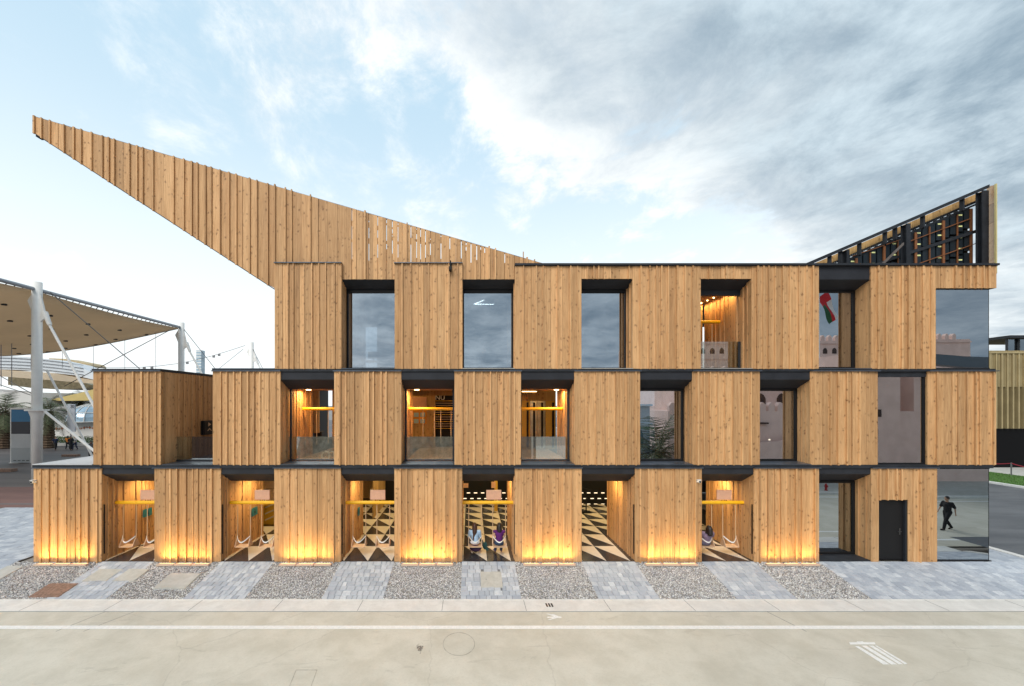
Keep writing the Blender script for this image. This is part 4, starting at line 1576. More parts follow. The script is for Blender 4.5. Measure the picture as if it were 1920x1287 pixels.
rail(1545, top_at(1545) + 27, 1830, top_at(1830) + 27, 3.5, YM - .01)
rail(1700, 476, 1833, 433, 6)
rail(1640, 497, 1695, 478, 4)
rail(1710, 499, 1835, 455, 1.5, mat=cop)
rail(1705, 453, 1820, 410, 1.5, mat=cop)
rail(1600, 480, 1690, 449, 1.5, mat=cop)
rail(1652, 499, 1695, 457, 4.5, YR - .25, mat=plain('worn grey brace', (.12, .10, .09), .6))
rail(1648, 508, 1655, 498, 4, YR - .25)
for (pxx, a0) in ((1557, 1), (1577, 1), (1613, 1), (1661, 1), (1680, 1), (1732, 1), (1806, 1)):
    rail(pxx, top_at(pxx) + 4, pxx + .6, top_at(pxx) + 30, 1, YR + .02)
    b = MB(); b.box(XR(pxx - 1.6), XR(pxx + 1.6), YR - .02, YR + .1, ZRr(top_at(pxx) + 28), ZRr(top_at(pxx) + 4)); b.build('rib', M['char'], so)
lad = MB()
pxx = 1545
while pxx < 1832:
    t = top_at(pxx) + 20.5
    lad.box(XM(pxx), XM(pxx + 1.4), YM - .02, YM + .02, ZM(t + 3.2), ZM(t - 1.2))
    pxx += 3.4
tag(lad.build('spacer_strip', M['char'], so), kind='stuff')
# open sky strip right of modules, then big column (already) ; end slab of boards
en = MB()
for i in range(5):
    en.col = (rs2.random(),) * 3
    ta, tb_ = Z(346, .9) - ZR, Z(350, 2.4) - ZR
    za0, za1, zb0, zb1 = ZR + ta * i / 5, ZR + ta * (i + 1) / 5 - .012, ZR + tb_ * i / 5, ZR + tb_ * (i + 1) / 5 - .012
    en.add([(X(1867, .9), .9, za0), (X(1850, 2.4), 2.4, zb0), (X(1850, 2.4), 2.4, zb1), (X(1867, .9), .9, za1),
            (X(1867, .9) + .05, .9, za0), (X(1850, 2.4) + .05, 2.4, zb0), (X(1850, 2.4) + .05, 2.4, zb1), (X(1867, .9) + .05, .9, za1)],
           [(0, 1, 2, 3), (4, 7, 6, 5), (0, 3, 7, 4), (0, 4, 5, 1), (3, 2, 6, 7), (1, 5, 6, 2)])
en.col = None
eo = en.build('end_boards', WD, so)
tag(eo, kind='stuff')
MB().box(X(1866.5, .86), X(1868.5, .86), .84, .895, ZR, Z(345, .86)).build('edge_trim', plain('pale yellow edge', (.55, .47, .22), .5), so)

# small fixtures
def camera_fix(px_, py_, label):
    x, z = X(px_), Z(py_)
    r = empty('security_camera', (x, -.05, z), 0, label, 'security camera')
    MB().box(-.05, .05, -.02, .0, -.05, .05).build('mount', M['white'], r)
    b = MB(); b.tube((0, -.02, 0), (.0, -.13, -.01), .045, n=12); b.build('housing', M['white'], r, smooth=False)
    b = MB(); b.tube((0, -.13, -.01), (.0, -.136, -.01), .034, n=12); b.build('lens', M['black'], r)
    MB().box(-.055, .055, -.14, -.03, .046, .056).build('hood', M['white'], r)


camera_fix(69, 902, 'small white security camera on the leftmost timber box')
camera_fix(1307, 901.5, 'small white security camera high on the sixth lit timber box')
r = empty('roof_lamp', (X(845), -.1, Z(500)), 0, 'small black lamp clamped to the roof edge of a timber box', 'lamp')
MB().tube((0, 0, -.22), (0, 0, .17), .022, n=8).build('pole', M['black'], r)
MB().box(-.05, .05, -.16, .02, -.20, -.08).build('head', M['black'], r, bevel=.01)
MB().box(-.04, .04, -.03, .12, .02, .05).build('clamp', M['black'], r)
# ------------------------------------------------------------------ people
SKIN = plain('skin', (.52, .31, .21), .55, var=.06, scale=20)
HAIR = plain('dark hair', (.018, .012, .010), .45, var=.4, scale=60)
HAIRB = plain('brown hair', (.05, .018, .010), .45, var=.4, scale=60)


def cloth(name, col): return plain(name, col, .85, var=.15, scale=18, bump=.3)


def solid(name, prims, mat, parent, vox, smooth=True):
    """one continuous surface grown round tapered limbs and ellipsoids"""
    b = MB()
    for p in prims:
        if p[0] == 't': b.tube(p[1], p[2], p[3], p[4], 12); b.ball(p[2], p[4], 12, 8); b.ball(p[1], p[3], 12, 8)
        elif p[0] == 'e': b.ball(p[1], p[2], 16, 10)
        elif p[0] == 'b': b.box(*p[1])
    o = b.build(name, mat, parent)
    m = o.modifiers.new('merge', 'REMESH'); m.mode = 'VOXEL'; m.voxel_size = vox; m.use_smooth_shade = True
    s = o.modifiers.new('soft', 'SMOOTH'); s.iterations = 3; s.factor = .5
    return o


def V(*a): return Vector(a)


def hand(wrist, direction, side, s=1.0, curl=.5, up=V(0, 0, 1)):
    """palm with four unequal fingers bent round and a thumb from the side of the palm"""
    d = Vector(direction).normalized()
    sd_ = d.cross(up).normalized() * side
    if sd_.length < .1: sd_ = V(1, 0, 0) * side
    n = sd_.cross(d).normalized() * side
    w_ = Vector(wrist)
    pr = [('t', w_, w_ + d * .05 * s, .024 * s, .026 * s), ('e', w_ + d * .055 * s, (.03 * s, .03 * s, .026 * s))]
    for i, L in enumerate((.068, .078, .072, .056)):
        b0 = w_ + d * .075 * s + sd_ * (-.030 + .020 * i) * s
        b1 = b0 + (d * math.cos(curl * .6) - n * math.sin(curl * .6)) * L * .5 * s
        b2 = b1 + (d * math.cos(curl * 1.6) - n * math.sin(curl * 1.6)) * L * .5 * s
        pr += [('t', b0 - d * .02 * s, b1, .0095 * s, .0085 * s), ('t', b1, b2, .0085 * s, .007 * s)]
    t0 = w_ + d * .025 * s - sd_ * .022 * s
    t1 = t0 + (d * .6 - sd_ * .8).normalized() * .038 * s
    t2 = t1 + (d * .85 - sd_ * .3 - n * .3).normalized() * .03 * s
    pr += [('t', t0, t1, .012 * s, .010 * s), ('t', t1, t2, .010 * s, .008 * s)]
    return pr


def figure(r, J, vox, female=True, skinm=SKIN, face=True, hairm=HAIR, hair='long', s=1.0, look=V(0, 1, 0)):
    """body from joints J (local coordinates), returns nothing; head, face, hands included"""
    L = ('L', 'R')
    pr = []
    hip, chest, neck, head = J['hip'], J['chest'], J['neck'], J['head']
    pr += [('e', hip, (.155, .115, .12)), ('t', hip, chest, .115, .125), ('e', chest, (.155, .10, .13)),
           ('t', chest, neck, .085, .05), ('t', neck, head - V(0, 0, .04), .048, .045)]
    for sd_, sg in (('L', -1), ('R', 1)):
        sh, el, wr = J['sh' + sd_], J['el' + sd_], J['wr' + sd_]
        pr += [('t', chest + V(0, 0, .10), sh, .07, .052), ('t', sh, el, .046, .036), ('t', el, wr, .036, .025)]
        pr += hand(wr, (wr - el).normalized() if 'hd' + sd_ not in J else J['hd' + sd_], sg, s, J.get('curl', .5))
        kn, an, to = J['kn' + sd_], J['an' + sd_], J['to' + sd_]
        h0 = hip + V(sg * .085, .0, -.02)
        pr += [('t', h0, kn, .085, .056), ('t', kn, kn.lerp(an, .35), .054, .055), ('t', kn.lerp(an, .35), an, .055, .034), ('t', an, to, .036, .03)]
    lk = look.normalized()
    sdv = lk.cross(V(0, 0, 1)).normalized()
    pr += [('e', head, (.078, .092, .108)), ('e', head + lk * .03 + V(0, 0, -.06), (.055, .055, .055))]
    if face:
        pr += [('t', head + lk * .088 + V(0, 0, .01), head + lk * .104 + V(0, 0, -.022), .009, .013),
               ('e', head + lk * .083 + V(0, 0, -.055), (.024, .012, .010)),
               ('e', head + sdv * .078 + V(0, 0, -.01), (.012, .018, .028)), ('e', head - sdv * .078 + V(0, 0, -.01), (.012, .018, .028))]
    solid('body', pr, skinm, r, vox)
    if face:
        b = MB()
        for sg in (-1, 1): b.ball(head + lk * .083 + sdv * sg * .03 + V(0, 0, .012), (.011, .011, .007), 8, 6)
        b.build('eyes', M['black'], r)
    hp = [('e', head + V(0, 0, .022) - lk * .018, (.090, .102, .108))]
    if hair == 'long':
        bk = head - lk * .07
        hp += [('t', bk, bk + V(0, 0, -.20) - lk * .04, .085, .09), ('t', bk + V(0, 0, -.2) - lk * .04, bk + V(-.04, 0, -.50) - lk * .07, .088, .05),
               ('t', head + sdv * .06, head + sdv * .07 + V(0, 0, -.2), .04, .035), ('t', head - sdv * .06, head - sdv * .07 + V(0, 0, -.2), .04, .035)]
    elif hair == 'mid':
        bk = head - lk * .06
        hp += [('t', bk, bk + V(0, 0, -.16) - lk * .03, .095, .095), ('t', head + sdv * .065, head + sdv * .08 + V(0, 0, -.15), .04, .04),
               ('t', head - sdv * .065, head - sdv * .08 + V(0, 0, -.15), .04, .04)]
    solid('hair', hp, hairm, r, vox)


def shell_top(J, sleeves=True, grow=.012, low=.0):
    hip, chest, neck = J['hip'], J['chest'], J['neck']
    pr = [('t', hip + V(0, 0, .02 + low), chest, .125 + grow, .128 + grow), ('e', chest, (.158 + grow, .105 + grow, .13)), ('t', chest, neck - V(0, 0, .05), .09 + grow, .06)]
    for sd_ in ('L', 'R'):
        sh, el = J['sh' + sd_], J['el' + sd_]
        pr += [('t', chest + V(0, 0, .09), sh, .07, .056 + grow * .5)]
        if sleeves: pr += [('t', sh, sh.lerp(el, .8), .056 + grow, .052 + grow)]
    return pr


def shell_legs(J, grow=.012, frac=1.0):
    hip = J['hip']
    pr = [('e', hip, (.158 + grow, .118 + grow, .115 + grow))]
    for sd_, sg in (('L', -1), ('R', 1)):
        kn, an = J['kn' + sd_], J['an' + sd_]
        h0 = hip + V(sg * .085, 0, -.02)
        pr += [('t', h0, kn, .088 + grow, .060 + grow), ('t', kn, kn.lerp(an, .35 * frac), .058 + grow, .058 + grow)]
        if frac > .5: pr += [('t', kn.lerp(an, .35), an, .058 + grow, .042 + grow)]
    return pr


def shoes(J, mat, r, vox):
    for sd_ in ('L', 'R'):
        an, to = J['an' + sd_], J['to' + sd_]
        solid('shoe', [('t', an + V(0, 0, -.02), to + V(0, 0, -.0), .046, .040), ('e', an + V(0, -.03, -.03), (.04, .05, .04))], mat, r, vox)


# two seated women, seen from behind; local origin at the seat top
def sit(shift=0.0, feet=-.27, armz=.16):
    return {'hip': V(0, .0, .12), 'chest': V(shift, .015, .42), 'neck': V(shift, .03, .60), 'head': V(shift, .06, .73),
            'shL': V(-.175 + shift, .02, .52), 'shR': V(.175 + shift, .02, .52),
            'elL': V(-.22 + shift, .10, .27), 'elR': V(.22 + shift, .10, .27),
            'wrL': V(-.12, .27, armz), 'wrR': V(.12, .27, armz), 'hdL': V(.25, 1, -.2), 'hdR': V(-.25, 1, -.2),
            'knL': V(-.11, .40, .08), 'knR': V(.11, .40, .08), 'anL': V(-.13, .26, feet), 'anR': V(.10, .26, feet),
            'toL': V(-.17, .38, feet - .05), 'toR': V(.11, .38, feet - .05), 'curl': .7}


FL = .003 - (ZSEAT + .022)          # floor height seen from the seat
w1 = empty('person', (0, 0, 0), 0, 'woman with long hair, light blue blouse and dark purple skirt sitting on a swing', 'person')
J = sit(-.02, FL + .10)
J['knL'] = V(-.10, .34, .07); J['anL'] = V(-.12, .12, FL + .09); J['toL'] = V(-.14, .24, FL + .04)
J['anR'] = V(.15, .16, FL + .09); J['toR'] = V(.22, .27, FL + .04)
figure(w1, J, .011, hairm=HAIRB, hair='long')
solid('blouse', shell_top(J, True, .018, .03), cloth('light blue blouse', (.36, .50, .66)), w1, .011)
solid('sash', [('e', V(-.01, -.01, .13), (.19, .15, .085))], cloth('white sash', (.68, .67, .72)), w1, .011)
solid('skirt', [('t', V(0, .06, .06), V(0, .33, .05), .15, .15), ('t', V(-.02, .30, .04), V(.02, .22, FL + .22), .16, .19), ('e', V(.02, .16, FL + .20), (.24, .17, .12))],
      cloth('dark purple skirt', (.05, .022, .075)), w1, .011)
shoes(J, cloth('cream shoes', (.50, .40, .32)), w1, .011)
s3 = swings[(3, 0)]
w1.location = (s3.location.x, YS, ZSEAT + .022)
w1.scale = (.93, .93, .95)
ck = empty('jacket', (0, 0, 0), 0, 'dark green jacket draped over the right knee of the woman in blue', 'jacket')
solid('sleeve', [('t', V(.20, .18, .16), V(.30, .16, -.02), .05, .055), ('t', V(.30, .16, -.02), V(.44, .12, FL + .16), .055, .05), ('e', V(.36, .14, FL + .3), (.09, .06, .14))],
      cloth('dark green cloth', (.008, .05, .05)), ck, .011)
ck.location = w1.location

w2 = empty('person', (0, 0, 0), 0, 'woman with shoulder length hair, purple top and jeans sitting on a swing', 'person')
J = sit(.01, FL + .10)
J['elL'] = V(-.225, .03, .27); J['wrL'] = V(-.15, .2, .14)
figure(w2, J, .011, hairm=HAIR, hair='mid')
solid('top', shell_top(J, False, .015, .06), cloth('purple top', (.085, .008, .12)), w2, .011)
solid('jeans', shell_legs(J, .014, 1.0), cloth('blue jeans', (.03, .055, .11)), w2, .011)
shoes(J, cloth('grey trainers', (.13, .08, .12)), w2, .011)
w2.location = (swings[(3, 1)].location.x, YS, ZSEAT + .022)
w2.scale = (.93, .93, .95)

# third sitter, in the rightmost swing bay, leaning back, legs stretched forward
w3p = empty('person', (0, 0, 0), 0, 'person in grey mauve clothes leaning back on a swing in the rightmost swing bay', 'person')
J = sit(0, FL + .28)
J.update({'chest': V(0, -.10, .38), 'neck': V(0, -.17, .54), 'head': V(0, -.19, .67), 'shL': V(-.17, -.12, .48), 'shR': V(.17, -.12, .48),
          'elL': V(-.25, .0, .34), 'elR': V(.25, .0, .34), 'wrL': V(-.235, .04, .55), 'wrR': V(.235, .04, .55), 'hdL': V(0, .1, 1), 'hdR': V(0, .1, 1), 'curl': 1.2,
          'knL': V(-.10, .46, .10), 'knR': V(.10, .46, .10), 'anL': V(-.10, .84, .0), 'anR': V(.11, .84, .0), 'toL': V(-.10, .92, .10), 'toR': V(.11, .92, .10)})
figure(w3p, J, .014, hairm=HAIR, hair='mid')
solid('top', shell_top(J, True, .016), cloth('mauve top', (.22, .16, .24)), w3p, .014)
solid('trousers', shell_legs(J, .014), cloth('grey trousers', (.10, .10, .16)), w3p, .014)
shoes(J, cloth('dark shoes', (.05, .04, .05)), w3p, .014)
w3p.location = (swings[(5, 0)].location.x, YS, ZSEAT + .022)

# clerk at the desk behind the second top floor window, facing right
ow = empty('person', (0, 0, 0), 0, 'person sitting at a desk behind the second top floor window', 'person')
J = sit(0, -.42)
figure(ow, J, .02, hairm=HAIR, hair='none', face=True)
solid('shirt', shell_top(J, True, .014), cloth('dark shirt', (.05, .05, .06)), ow, .02)
solid('trousers', shell_legs(J, .014), cloth('dark trousers', (.03, .03, .04)), ow, .02)
shoes(J, cloth('black shoes', (.02, .02, .02)), ow, .02)
ow.rotation_euler = (0, 0, R(-90))
ow.location = (X(909, yd) - .1, yd, Z4 + .50)
ch = empty('office_chair', (ow.location.x, yd, Z4), R(-90), 'dark office chair under the person at the desk', 'chair')
MB().box(-.23, .23, -.22, .22, .42, .495).build('seat', M['char'], ch, bevel=.02)
MB().box(-.21, .21, -.30, -.24, .55, 1.0).build('backrest', M['char'], ch, bevel=.02)
b = MB(); b.tube((0, 0, .08), (0, 0, .42), .03); b.box(-.02, .02, -.27, -.2, .45, .6)
b.build('stem', M['char'], ch)
b = MB()
for i in range(5):
    a_ = i * 1.2566
    b.tube((0, 0, .08), (.27 * math.cos(a_), .27 * math.sin(a_), .03), .02)
b.build('foot', M['char'], ch)


def walker(loc, rz, top, bot, label, vox=.03, stride=.28, hair='none', s=1.0, group=None, skinm=SKIN):
    r = empty('person', (0, 0, 0), 0, label, 'person', group)
    J = {'hip': V(0, 0, .93), 'chest': V(0, .01, 1.25), 'neck': V(0, .02, 1.44), 'head': V(0, .04, 1.58),
         'shL': V(-.18, 0, 1.37), 'shR': V(.18, 0, 1.37), 'elL': V(-.23, .08, 1.12), 'elR': V(.23, -.10, 1.12),
         'wrL': V(-.22, .22, .92), 'wrR': V(.23, -.12, .86), 'knL': V(-.09, -.02, .50), 'knR': V(.09, .20, .52),
         'anL': V(-.09, -stride, .11), 'anR': V(.09, stride, .08), 'toL': V(-.09, -stride + .12, .04), 'toR': V(.09, stride + .14, .05)}
    figure(r, J, vox, hair=hair, face=vox < .025, skinm=skinm)
    solid('top', shell_top(J, True, .016), top, r, vox)
    solid('trousers', shell_legs(J, .014), bot, r, vox)
    shoes(J, M['black'], r, vox)
    r.location = loc
    r.rotation_euler = (0, 0, rz)
    r.scale = (s, s, s)
    return r


CL = {k: cloth(k + ' cloth', c) for k, c in dict(black=(.015, .015, .018), navy=(.02, .03, .07), red=(.35, .04, .03), white=(.6, .6, .58), grey=(.15, .15, .16), tan=(.36, .26, .17), orange=(.55, .18, .02), yellow=(.6, .45, .04)).items()}
# the walker mirrored in the right-hand glass
walker((22.3, -4.7, KZ - .02), R(90), CL['black'], CL['black'], 'person in black walking along the road, mirrored in the ground floor corner glass', .022, .30, s=.93)

# ------------------------------------------------------------------ left background
GL = -.03


def P(px, py, d):
    """photo pixel at distance d from the lens"""
    return V((px - VX) * d / FX, d - D, CZ - (py - VY) * d / FX)


def GP(px, d): return V((px - VX) * d / FX, d - D, GL)


wm = M['white']
MX = -30.3
mast_d = [14, 28, 42, 55.5]
mast_labels = {28: 'nearest white mast of the big canopy at the left edge', 42: 'middle white mast, rising behind the leftmost upper timber box', 55.5: 'farthest white mast, beside the upper storey of the building', 14: 'white mast left of the frame holding the near end of the canopy'}
for d in mast_d:
    y = d - D
    r = empty('mast', (MX, y, GL), 0, mast_labels[d], 'mast', 'white masts of the tensile canopy')
    b = MB(); b.tube((0, 0, 0), (0, 0, 14.0), .28, .28, 20); b.build('pole', wm, r, smooth=False)
    for p in r.children[0].data.polygons:
        if len(p.vertices) == 4: p.use_smooth = True
    b = MB(); b.tube((0, 0, 5.0), (0, 0, 5.10), .62, .62, 20); b.tube((0, 0, 4.5), (0, 0, 5.0), .30, .44, 20); b.build('collar', wm, r)
    b = MB(); b.prism([(.25, 13.3), (.62, 11.7), (.62, 11.5), (.25, 11.2)], 'y', -.05, .05); b.prism([(-.25, 13.3), (-.62, 12.7), (-.25, 11.8)], 'y', -.05, .05); b.build('bracket', wm, r)
    b = MB(); b.tube((.55, 0, 11.6), (6.9, 0, 0.0), .085, .085, 10); b.tube((.55, 0, 11.9), (.9, 0, 11.0), .17, .13, 10); b.build('strut', wm, r)
    b = MB(); b.tube((.5, 0, 5.0), (4.6, 0, 1.7), .09, .09, 10); b.tube((4.6, 0, 1.7), (6.2, .1, 0.0), .09, .09, 10); b.build('lower_strut', wm, r)
    b = MB(); b.tube((.35, .3, 7.9), (2.3, 2.5, 0), .07, .07, 8); b.build('rear_strut', wm, r)
# membrane between the masts
NU_, NV_ = 26, 18
def mem(u, v):
    """u along the mast line (0..1 -> d 14..42), v outwards to the left"""
    d = 14 + 28 * u
    y = d - D
    s_ = abs(math.sin(math.pi * (d - 14) / 14.0))
    x = MX + .15 - 22 * v + (0.35 + .0 * s_) * (1 - v) * -1
    z = 13.42 - .20 * s_ * (1 - v) - 3.0 * v - .9 * math.sin(math.pi * v)
    if u > .999: pass
    # far edge drops as it leaves the mast
    y2 = y - .9 * math.sin(math.pi * min(1, v)) * (1 if u > .5 else 0) * (u - .5) * 2
    return (x, y2, z + GL)


b = MB()
vs = []
for i in range(NU_ + 1):
    for j in range(NV_ + 1): vs.append(mem(i / NU_, j / NV_))
fs = [(i * (NV_ + 1) + j, (i + 1) * (NV_ + 1) + j, (i + 1) * (NV_ + 1) + j + 1, i * (NV_ + 1) + j + 1) for i in range(NU_) for j in range(NV_)]
b.add(vs, fs)
cr = empty('canopy', (MX - 10, 14, 11), 0, 'large tan tensile canopy stretched between the white masts at the left', 'canopy')
def pw(o, root):
    o.parent = root
    o.matrix_parent_inverse = Matrix.Translation(-root.location)
    return o
o = pw(b.build('membrane', M['membrane'], smooth=True), cr)
m_ = o.modifiers.new('t', 'SOLIDIFY'); m_.thickness = .03
b = MB()
edge = [Vector(mem(i / NU_, 0)) + V(.25, 0, .22) for i in range(NU_ + 1)]
b.chain([(MX, y_ - D, 13.45) for y_ in (14, 28, 42)], .13, 10)
pw(b.build('edge_tube', M['cable'] if False else plain('grey tube', (.36, .38, .41), .4, .3), smooth=True), cr)
b = MB(); b.chain([Vector(mem(1, j / NV_)) for j in range(NV_ + 1)], .06, 6); pw(b.build('edge_cable', M['cable']), cr)
b = MB()
for i in range(0, 57):
    u = i / 57
    p = Vector(mem(u, 0)); b.tube(p, (MX, p.y, 13.45), .03, n=5)
pw(b.build('lacing', M['char']), cr)
for i in range(4, 26, 3):
    for j in range(2, 14, 2):
        p = Vector(mem((i + (j % 4) * .3) / NU_, j / NV_ + .02))
        bb = MB(); bb.tube(p + V(0, 0, -.10), p + V(0, 0, .02), .16, n=8)
        pw(bb.build('spotlight', M['char']), cr)
# stay cables
def cable(p0, p1, r_, label, sag=0.0, beads=()):
    n = 8
    pts = [Vector(p0).lerp(Vector(p1), i / n) - V(0, 0, sag * math.sin(math.pi * i / n)) for i in range(n + 1)]
    b = MB(); b.chain(pts, r_, 5)
    for t_ in beads:
        q = Vector(p0).lerp(Vector(p1), t_) - V(0, 0, sag * math.sin(math.pi * t_))
        b.box(q.x - .15, q.x + .15, q.y - .05, q.y + .05, q.z - .30, q.z)
    return tag(b.build('cable', M['cable']), label, 'cable', 'steel cables of the tensile canopy')


cable(P(94, 548, 28.2), P(268, 697, 36), .035, 'dark diagonal stay cable falling right from the nearest white mast')
cable(P(321, 618, 41.8), P(120, 725, 38), .035, 'diagonal cable crossing from the middle mast down to the left')
cable(P(345, 618, 42), P(410, 700, 46), .03, 'thin cable falling right from the middle white mast')
cable(P(186, 690, 48), P(460, 648, 55), .03, 'long slack cable with small floodlights leading to the farthest mast', 1.0, (.28, .33, .52, .57, .76, .8))
cable(P(456, 655, 55), P(400, 700, 52), .03, 'cable falling left from the farthest white mast')
cable(P(474, 655, 55), P(500, 706, 57), .03, 'cable falling right from the farthest white mast')
for px_, dd, py0, py1, wh in ((117, 41, 659, 690, 'second from the left'), (175, 41, 649, 700, 'middle one of five'), (234, 41.3, 637, 700, 'second from the right'), (292, 41.6, 624, 700, 'nearest the middle mast'), (58, 41, 664, 693, 'leftmost, just left of the nearest mast')):
    cable(P(px_, py0, dd), P(px_, py1, dd), .018, 'thin upright hanger below the canopy edge, ' + wh)
for px_, wh in ((2, 'at the very left edge'), (22, 'above the banner')):
    cable(P(px_, 565, 36), P(px_, 725, 36), .03, 'dark upright hanger under the canopy ' + wh)
cable(P(0, 705, 30), P(66, 742, 28), .03, 'dark brace cable running down to the collar of the nearest mast')
cable(P(0, 722, 30), P(66, 744, 28), .03, 'lower dark brace cable running to the collar of the nearest mast')
# farther canopies
def band(pts_top, pts_bot, d, mat, name, thick=6.0, root=None):
    """curved roof edge: polygon in the view plane at distance d with real depth behind it"""
    pts = [(P(a, b_, d).x, P(a, b_, d).z) for a, b_ in pts_top] + [(P(a, b_, d).x, P(a, b_, d).z) for a, b_ in reversed(pts_bot)]
    o = MB().prism(pts, 'y', d - D, d - D + thick).build(name, mat)
    return pw(o, root) if root is not None else o


fc = empty('canopy', tuple(P(60, 690, 62)), 0, 'white ribbed far canopy with a dark tan underside behind the nearest mast', 'canopy')
band([(-160, 640), (0, 667), (40, 669), (95, 674), (140, 684), (200, 712)], [(-160, 668), (0, 693), (40, 694), (95, 699), (140, 704), (200, 718)], 62, plain('white far canopy', (.62, .66, .70), .5, var=.06, scale=.3), 'membrane', 3, fc)
band([(-160, 670), (0, 693.5), (95, 699.5), (200, 718.5)], [(-160, 690), (0, 706), (95, 713), (200, 722)], 61.5, M['membrane'], 'underside', 3, fc)
for k in range(4):
    b = MB(); b.chain([P(-20 + i * 22, 671 + k * 6 + i * i * .22, 61.9) for i in range(9)], .05, 5); pw(b.build('rib', M['cable']), fc)
band([(92, 672), (120, 673), (165, 682), (170, 686)], [(92, 676), (120, 679), (165, 688), (170, 689)], 70, plain('straw roof', (.50, .40, .24), .8, var=.15, scale=2), 'upper_roof', 3, fc)
yc_ = plain('pale yellow membrane', (.55, .42, .16), .7, var=.1, scale=.3)
gc = empty('canopy', tuple(P(100, 715, 66)), 0, 'pale yellow gathered canopy hanging behind the nearest mast', 'canopy')
band([(15, 706), (60, 710), (150, 716), (170, 722)], [(15, 722), (60, 728), (120, 731), (168, 727)], 66, plain('cream gathered cloth', (.50, .42, .27), .7, var=.25, scale=1.5), 'membrane', 4, gc)
gd = empty('canopy', tuple(P(140, 745, 60)), 0, 'small yellow peaked canopy just left of the upper timber box', 'canopy')
band([(96, 750), (110, 746), (150, 737), (176, 730), (200, 724)], [(96, 751), (120, 752), (176, 751), (200, 750)], 60, yc_, 'membrane', 3, gd)
# white pavilion with its ornament band, glass dome
wpv = empty('exhibition_pavilion', tuple(GP(140, 56)), 0, 'low white pavilion with a brown ornament band behind the palms', 'building')
white2 = plain('white render', (.60, .585, .56), .7, var=.05, scale=.5)
band([(-160, 736), (60, 736), (96, 790), (180, 780), (260, 780)], [(-160, 838), (60, 838), (96, 838), (180, 838), (260, 838)], 58, white2, 'wall', 8, wpv)
band([(-60, 728), (0, 733), (70, 745), (95, 762), (160, 762)], [(-60, 748), (0, 752), (70, 757), (95, 768), (160, 768)], 60, plain('pale steelwork', (.42, .41, .40), .5, var=.3, scale=1.2), 'roof_truss', 4, wpv)
orn = plain('terracotta ornament', (.36, .13, .06), .7)
for i in range(22):
    px_ = 64 + i * 5.2
    c_ = P(px_, 803 + 1.4 * math.sin(i * .9), 57.95)
    b = MB(); s_ = .13 if i % 2 else .2
    b.prism([(c_.x - s_, c_.z), (c_.x, c_.z - s_), (c_.x + s_, c_.z), (c_.x, c_.z + s_)], 'y', c_.y - .02, c_.y + .02)
    pw(b.build('ornament', orn), wpv)
dm = MB()
c_ = P(178, 790, 60)
vs = []; fs = []
for i in range(9):
    for j in range(7):
        a_ = math.pi * i / 8; t_ = (math.pi / 2) * j / 6
        vs.append((c_.x - 3.2 * math.cos(a_) * math.cos(t_), c_.y - 3.2 * math.sin(a_) * math.cos(t_), c_.z + 2.6 * math.sin(t_)))
fs = [(i * 7 + j, i * 7 + j + 1, (i + 1) * 7 + j + 1, (i + 1) * 7 + j) for i in range(8) for j in range(6)]
dm.add(vs, fs)
pw(dm.build('dome', plain('blue tinted dome glass', (.30, .42, .52), .2, .2, var=.2, scale=.8)), wpv)
rb = MB()
for i in range(9): rb.chain([Vector(vs[i * 7 + j]) - V(0, .05, 0) for j in range(7)], .06, 5)
for j in (0, 2, 4): rb.chain([Vector(vs[i * 7 + j]) - V(0, .05, 0) for i in range(9)], .06, 5)
pw(rb.build('dome_rib', white2), wpv)
# number banner
nb = empty('number_sign', tuple(GP(133, 50)), 0, 'tall pale grey sign with the number 30 beside the white pavilion', 'sign')
band([(126, 758), (140, 758)], [(126, 810), (140, 810)], 50, plain('pale grey sign sheet', (.42, .45, .50), .5), 'panel', .15, nb)
pw(MB().tube(GP(133, 50.2), P(133, 812, 50.2), .08).build('pole', M['cable']), nb)
o = text('30', .55, tuple(P(131, 765, 49.9)), (R(90), 0, 0), M['char'])
pw(o, nb)
# striped banner stand
bs = empty('banner', tuple(GP(40, 37)), 0, 'tall banner of blue, black, white and grey blocks left of the nearest mast', 'banner')
for nm, (a0, a1), col in (('blue_block', (768, 791), (.02, .17, .36)), ('black_block', (791, 814), (.02, .02, .03)), ('white_block', (814, 840), (.55, .56, .57)), ('grey_block', (840, 868), (.40, .42, .43))):
    band([(21, a0), (56, a0)], [(21, a1), (56, a1)], 37, plain(nm.replace('_', ' '), col, .5, var=.06, scale=.8), nm, .25, bs)
band([(19, 765), (58, 765)], [(19, 768), (58, 768)], 36.9, wm, 'head_rail', .45, bs)
band([(16, 868), (66, 871)], [(16, 871), (66, 873.5)], 36.9, wm, 'foot_rail', .45, bs)
for px_ in (20, 57):
    band([(px_ - 1, 765), (px_ + 1, 765)], [(px_ - 1, 873), (px_ + 1, 873)], 37.02, wm, 'side_rail', .1, bs)
for i in range(4):
    band([(25 + i * 8, 863.3), (30 + i * 8, 863.3)], [(25 + i * 8, 864.5), (30 + i * 8, 864.5)], 36.97, M['char'], 'small_print', .02, bs)
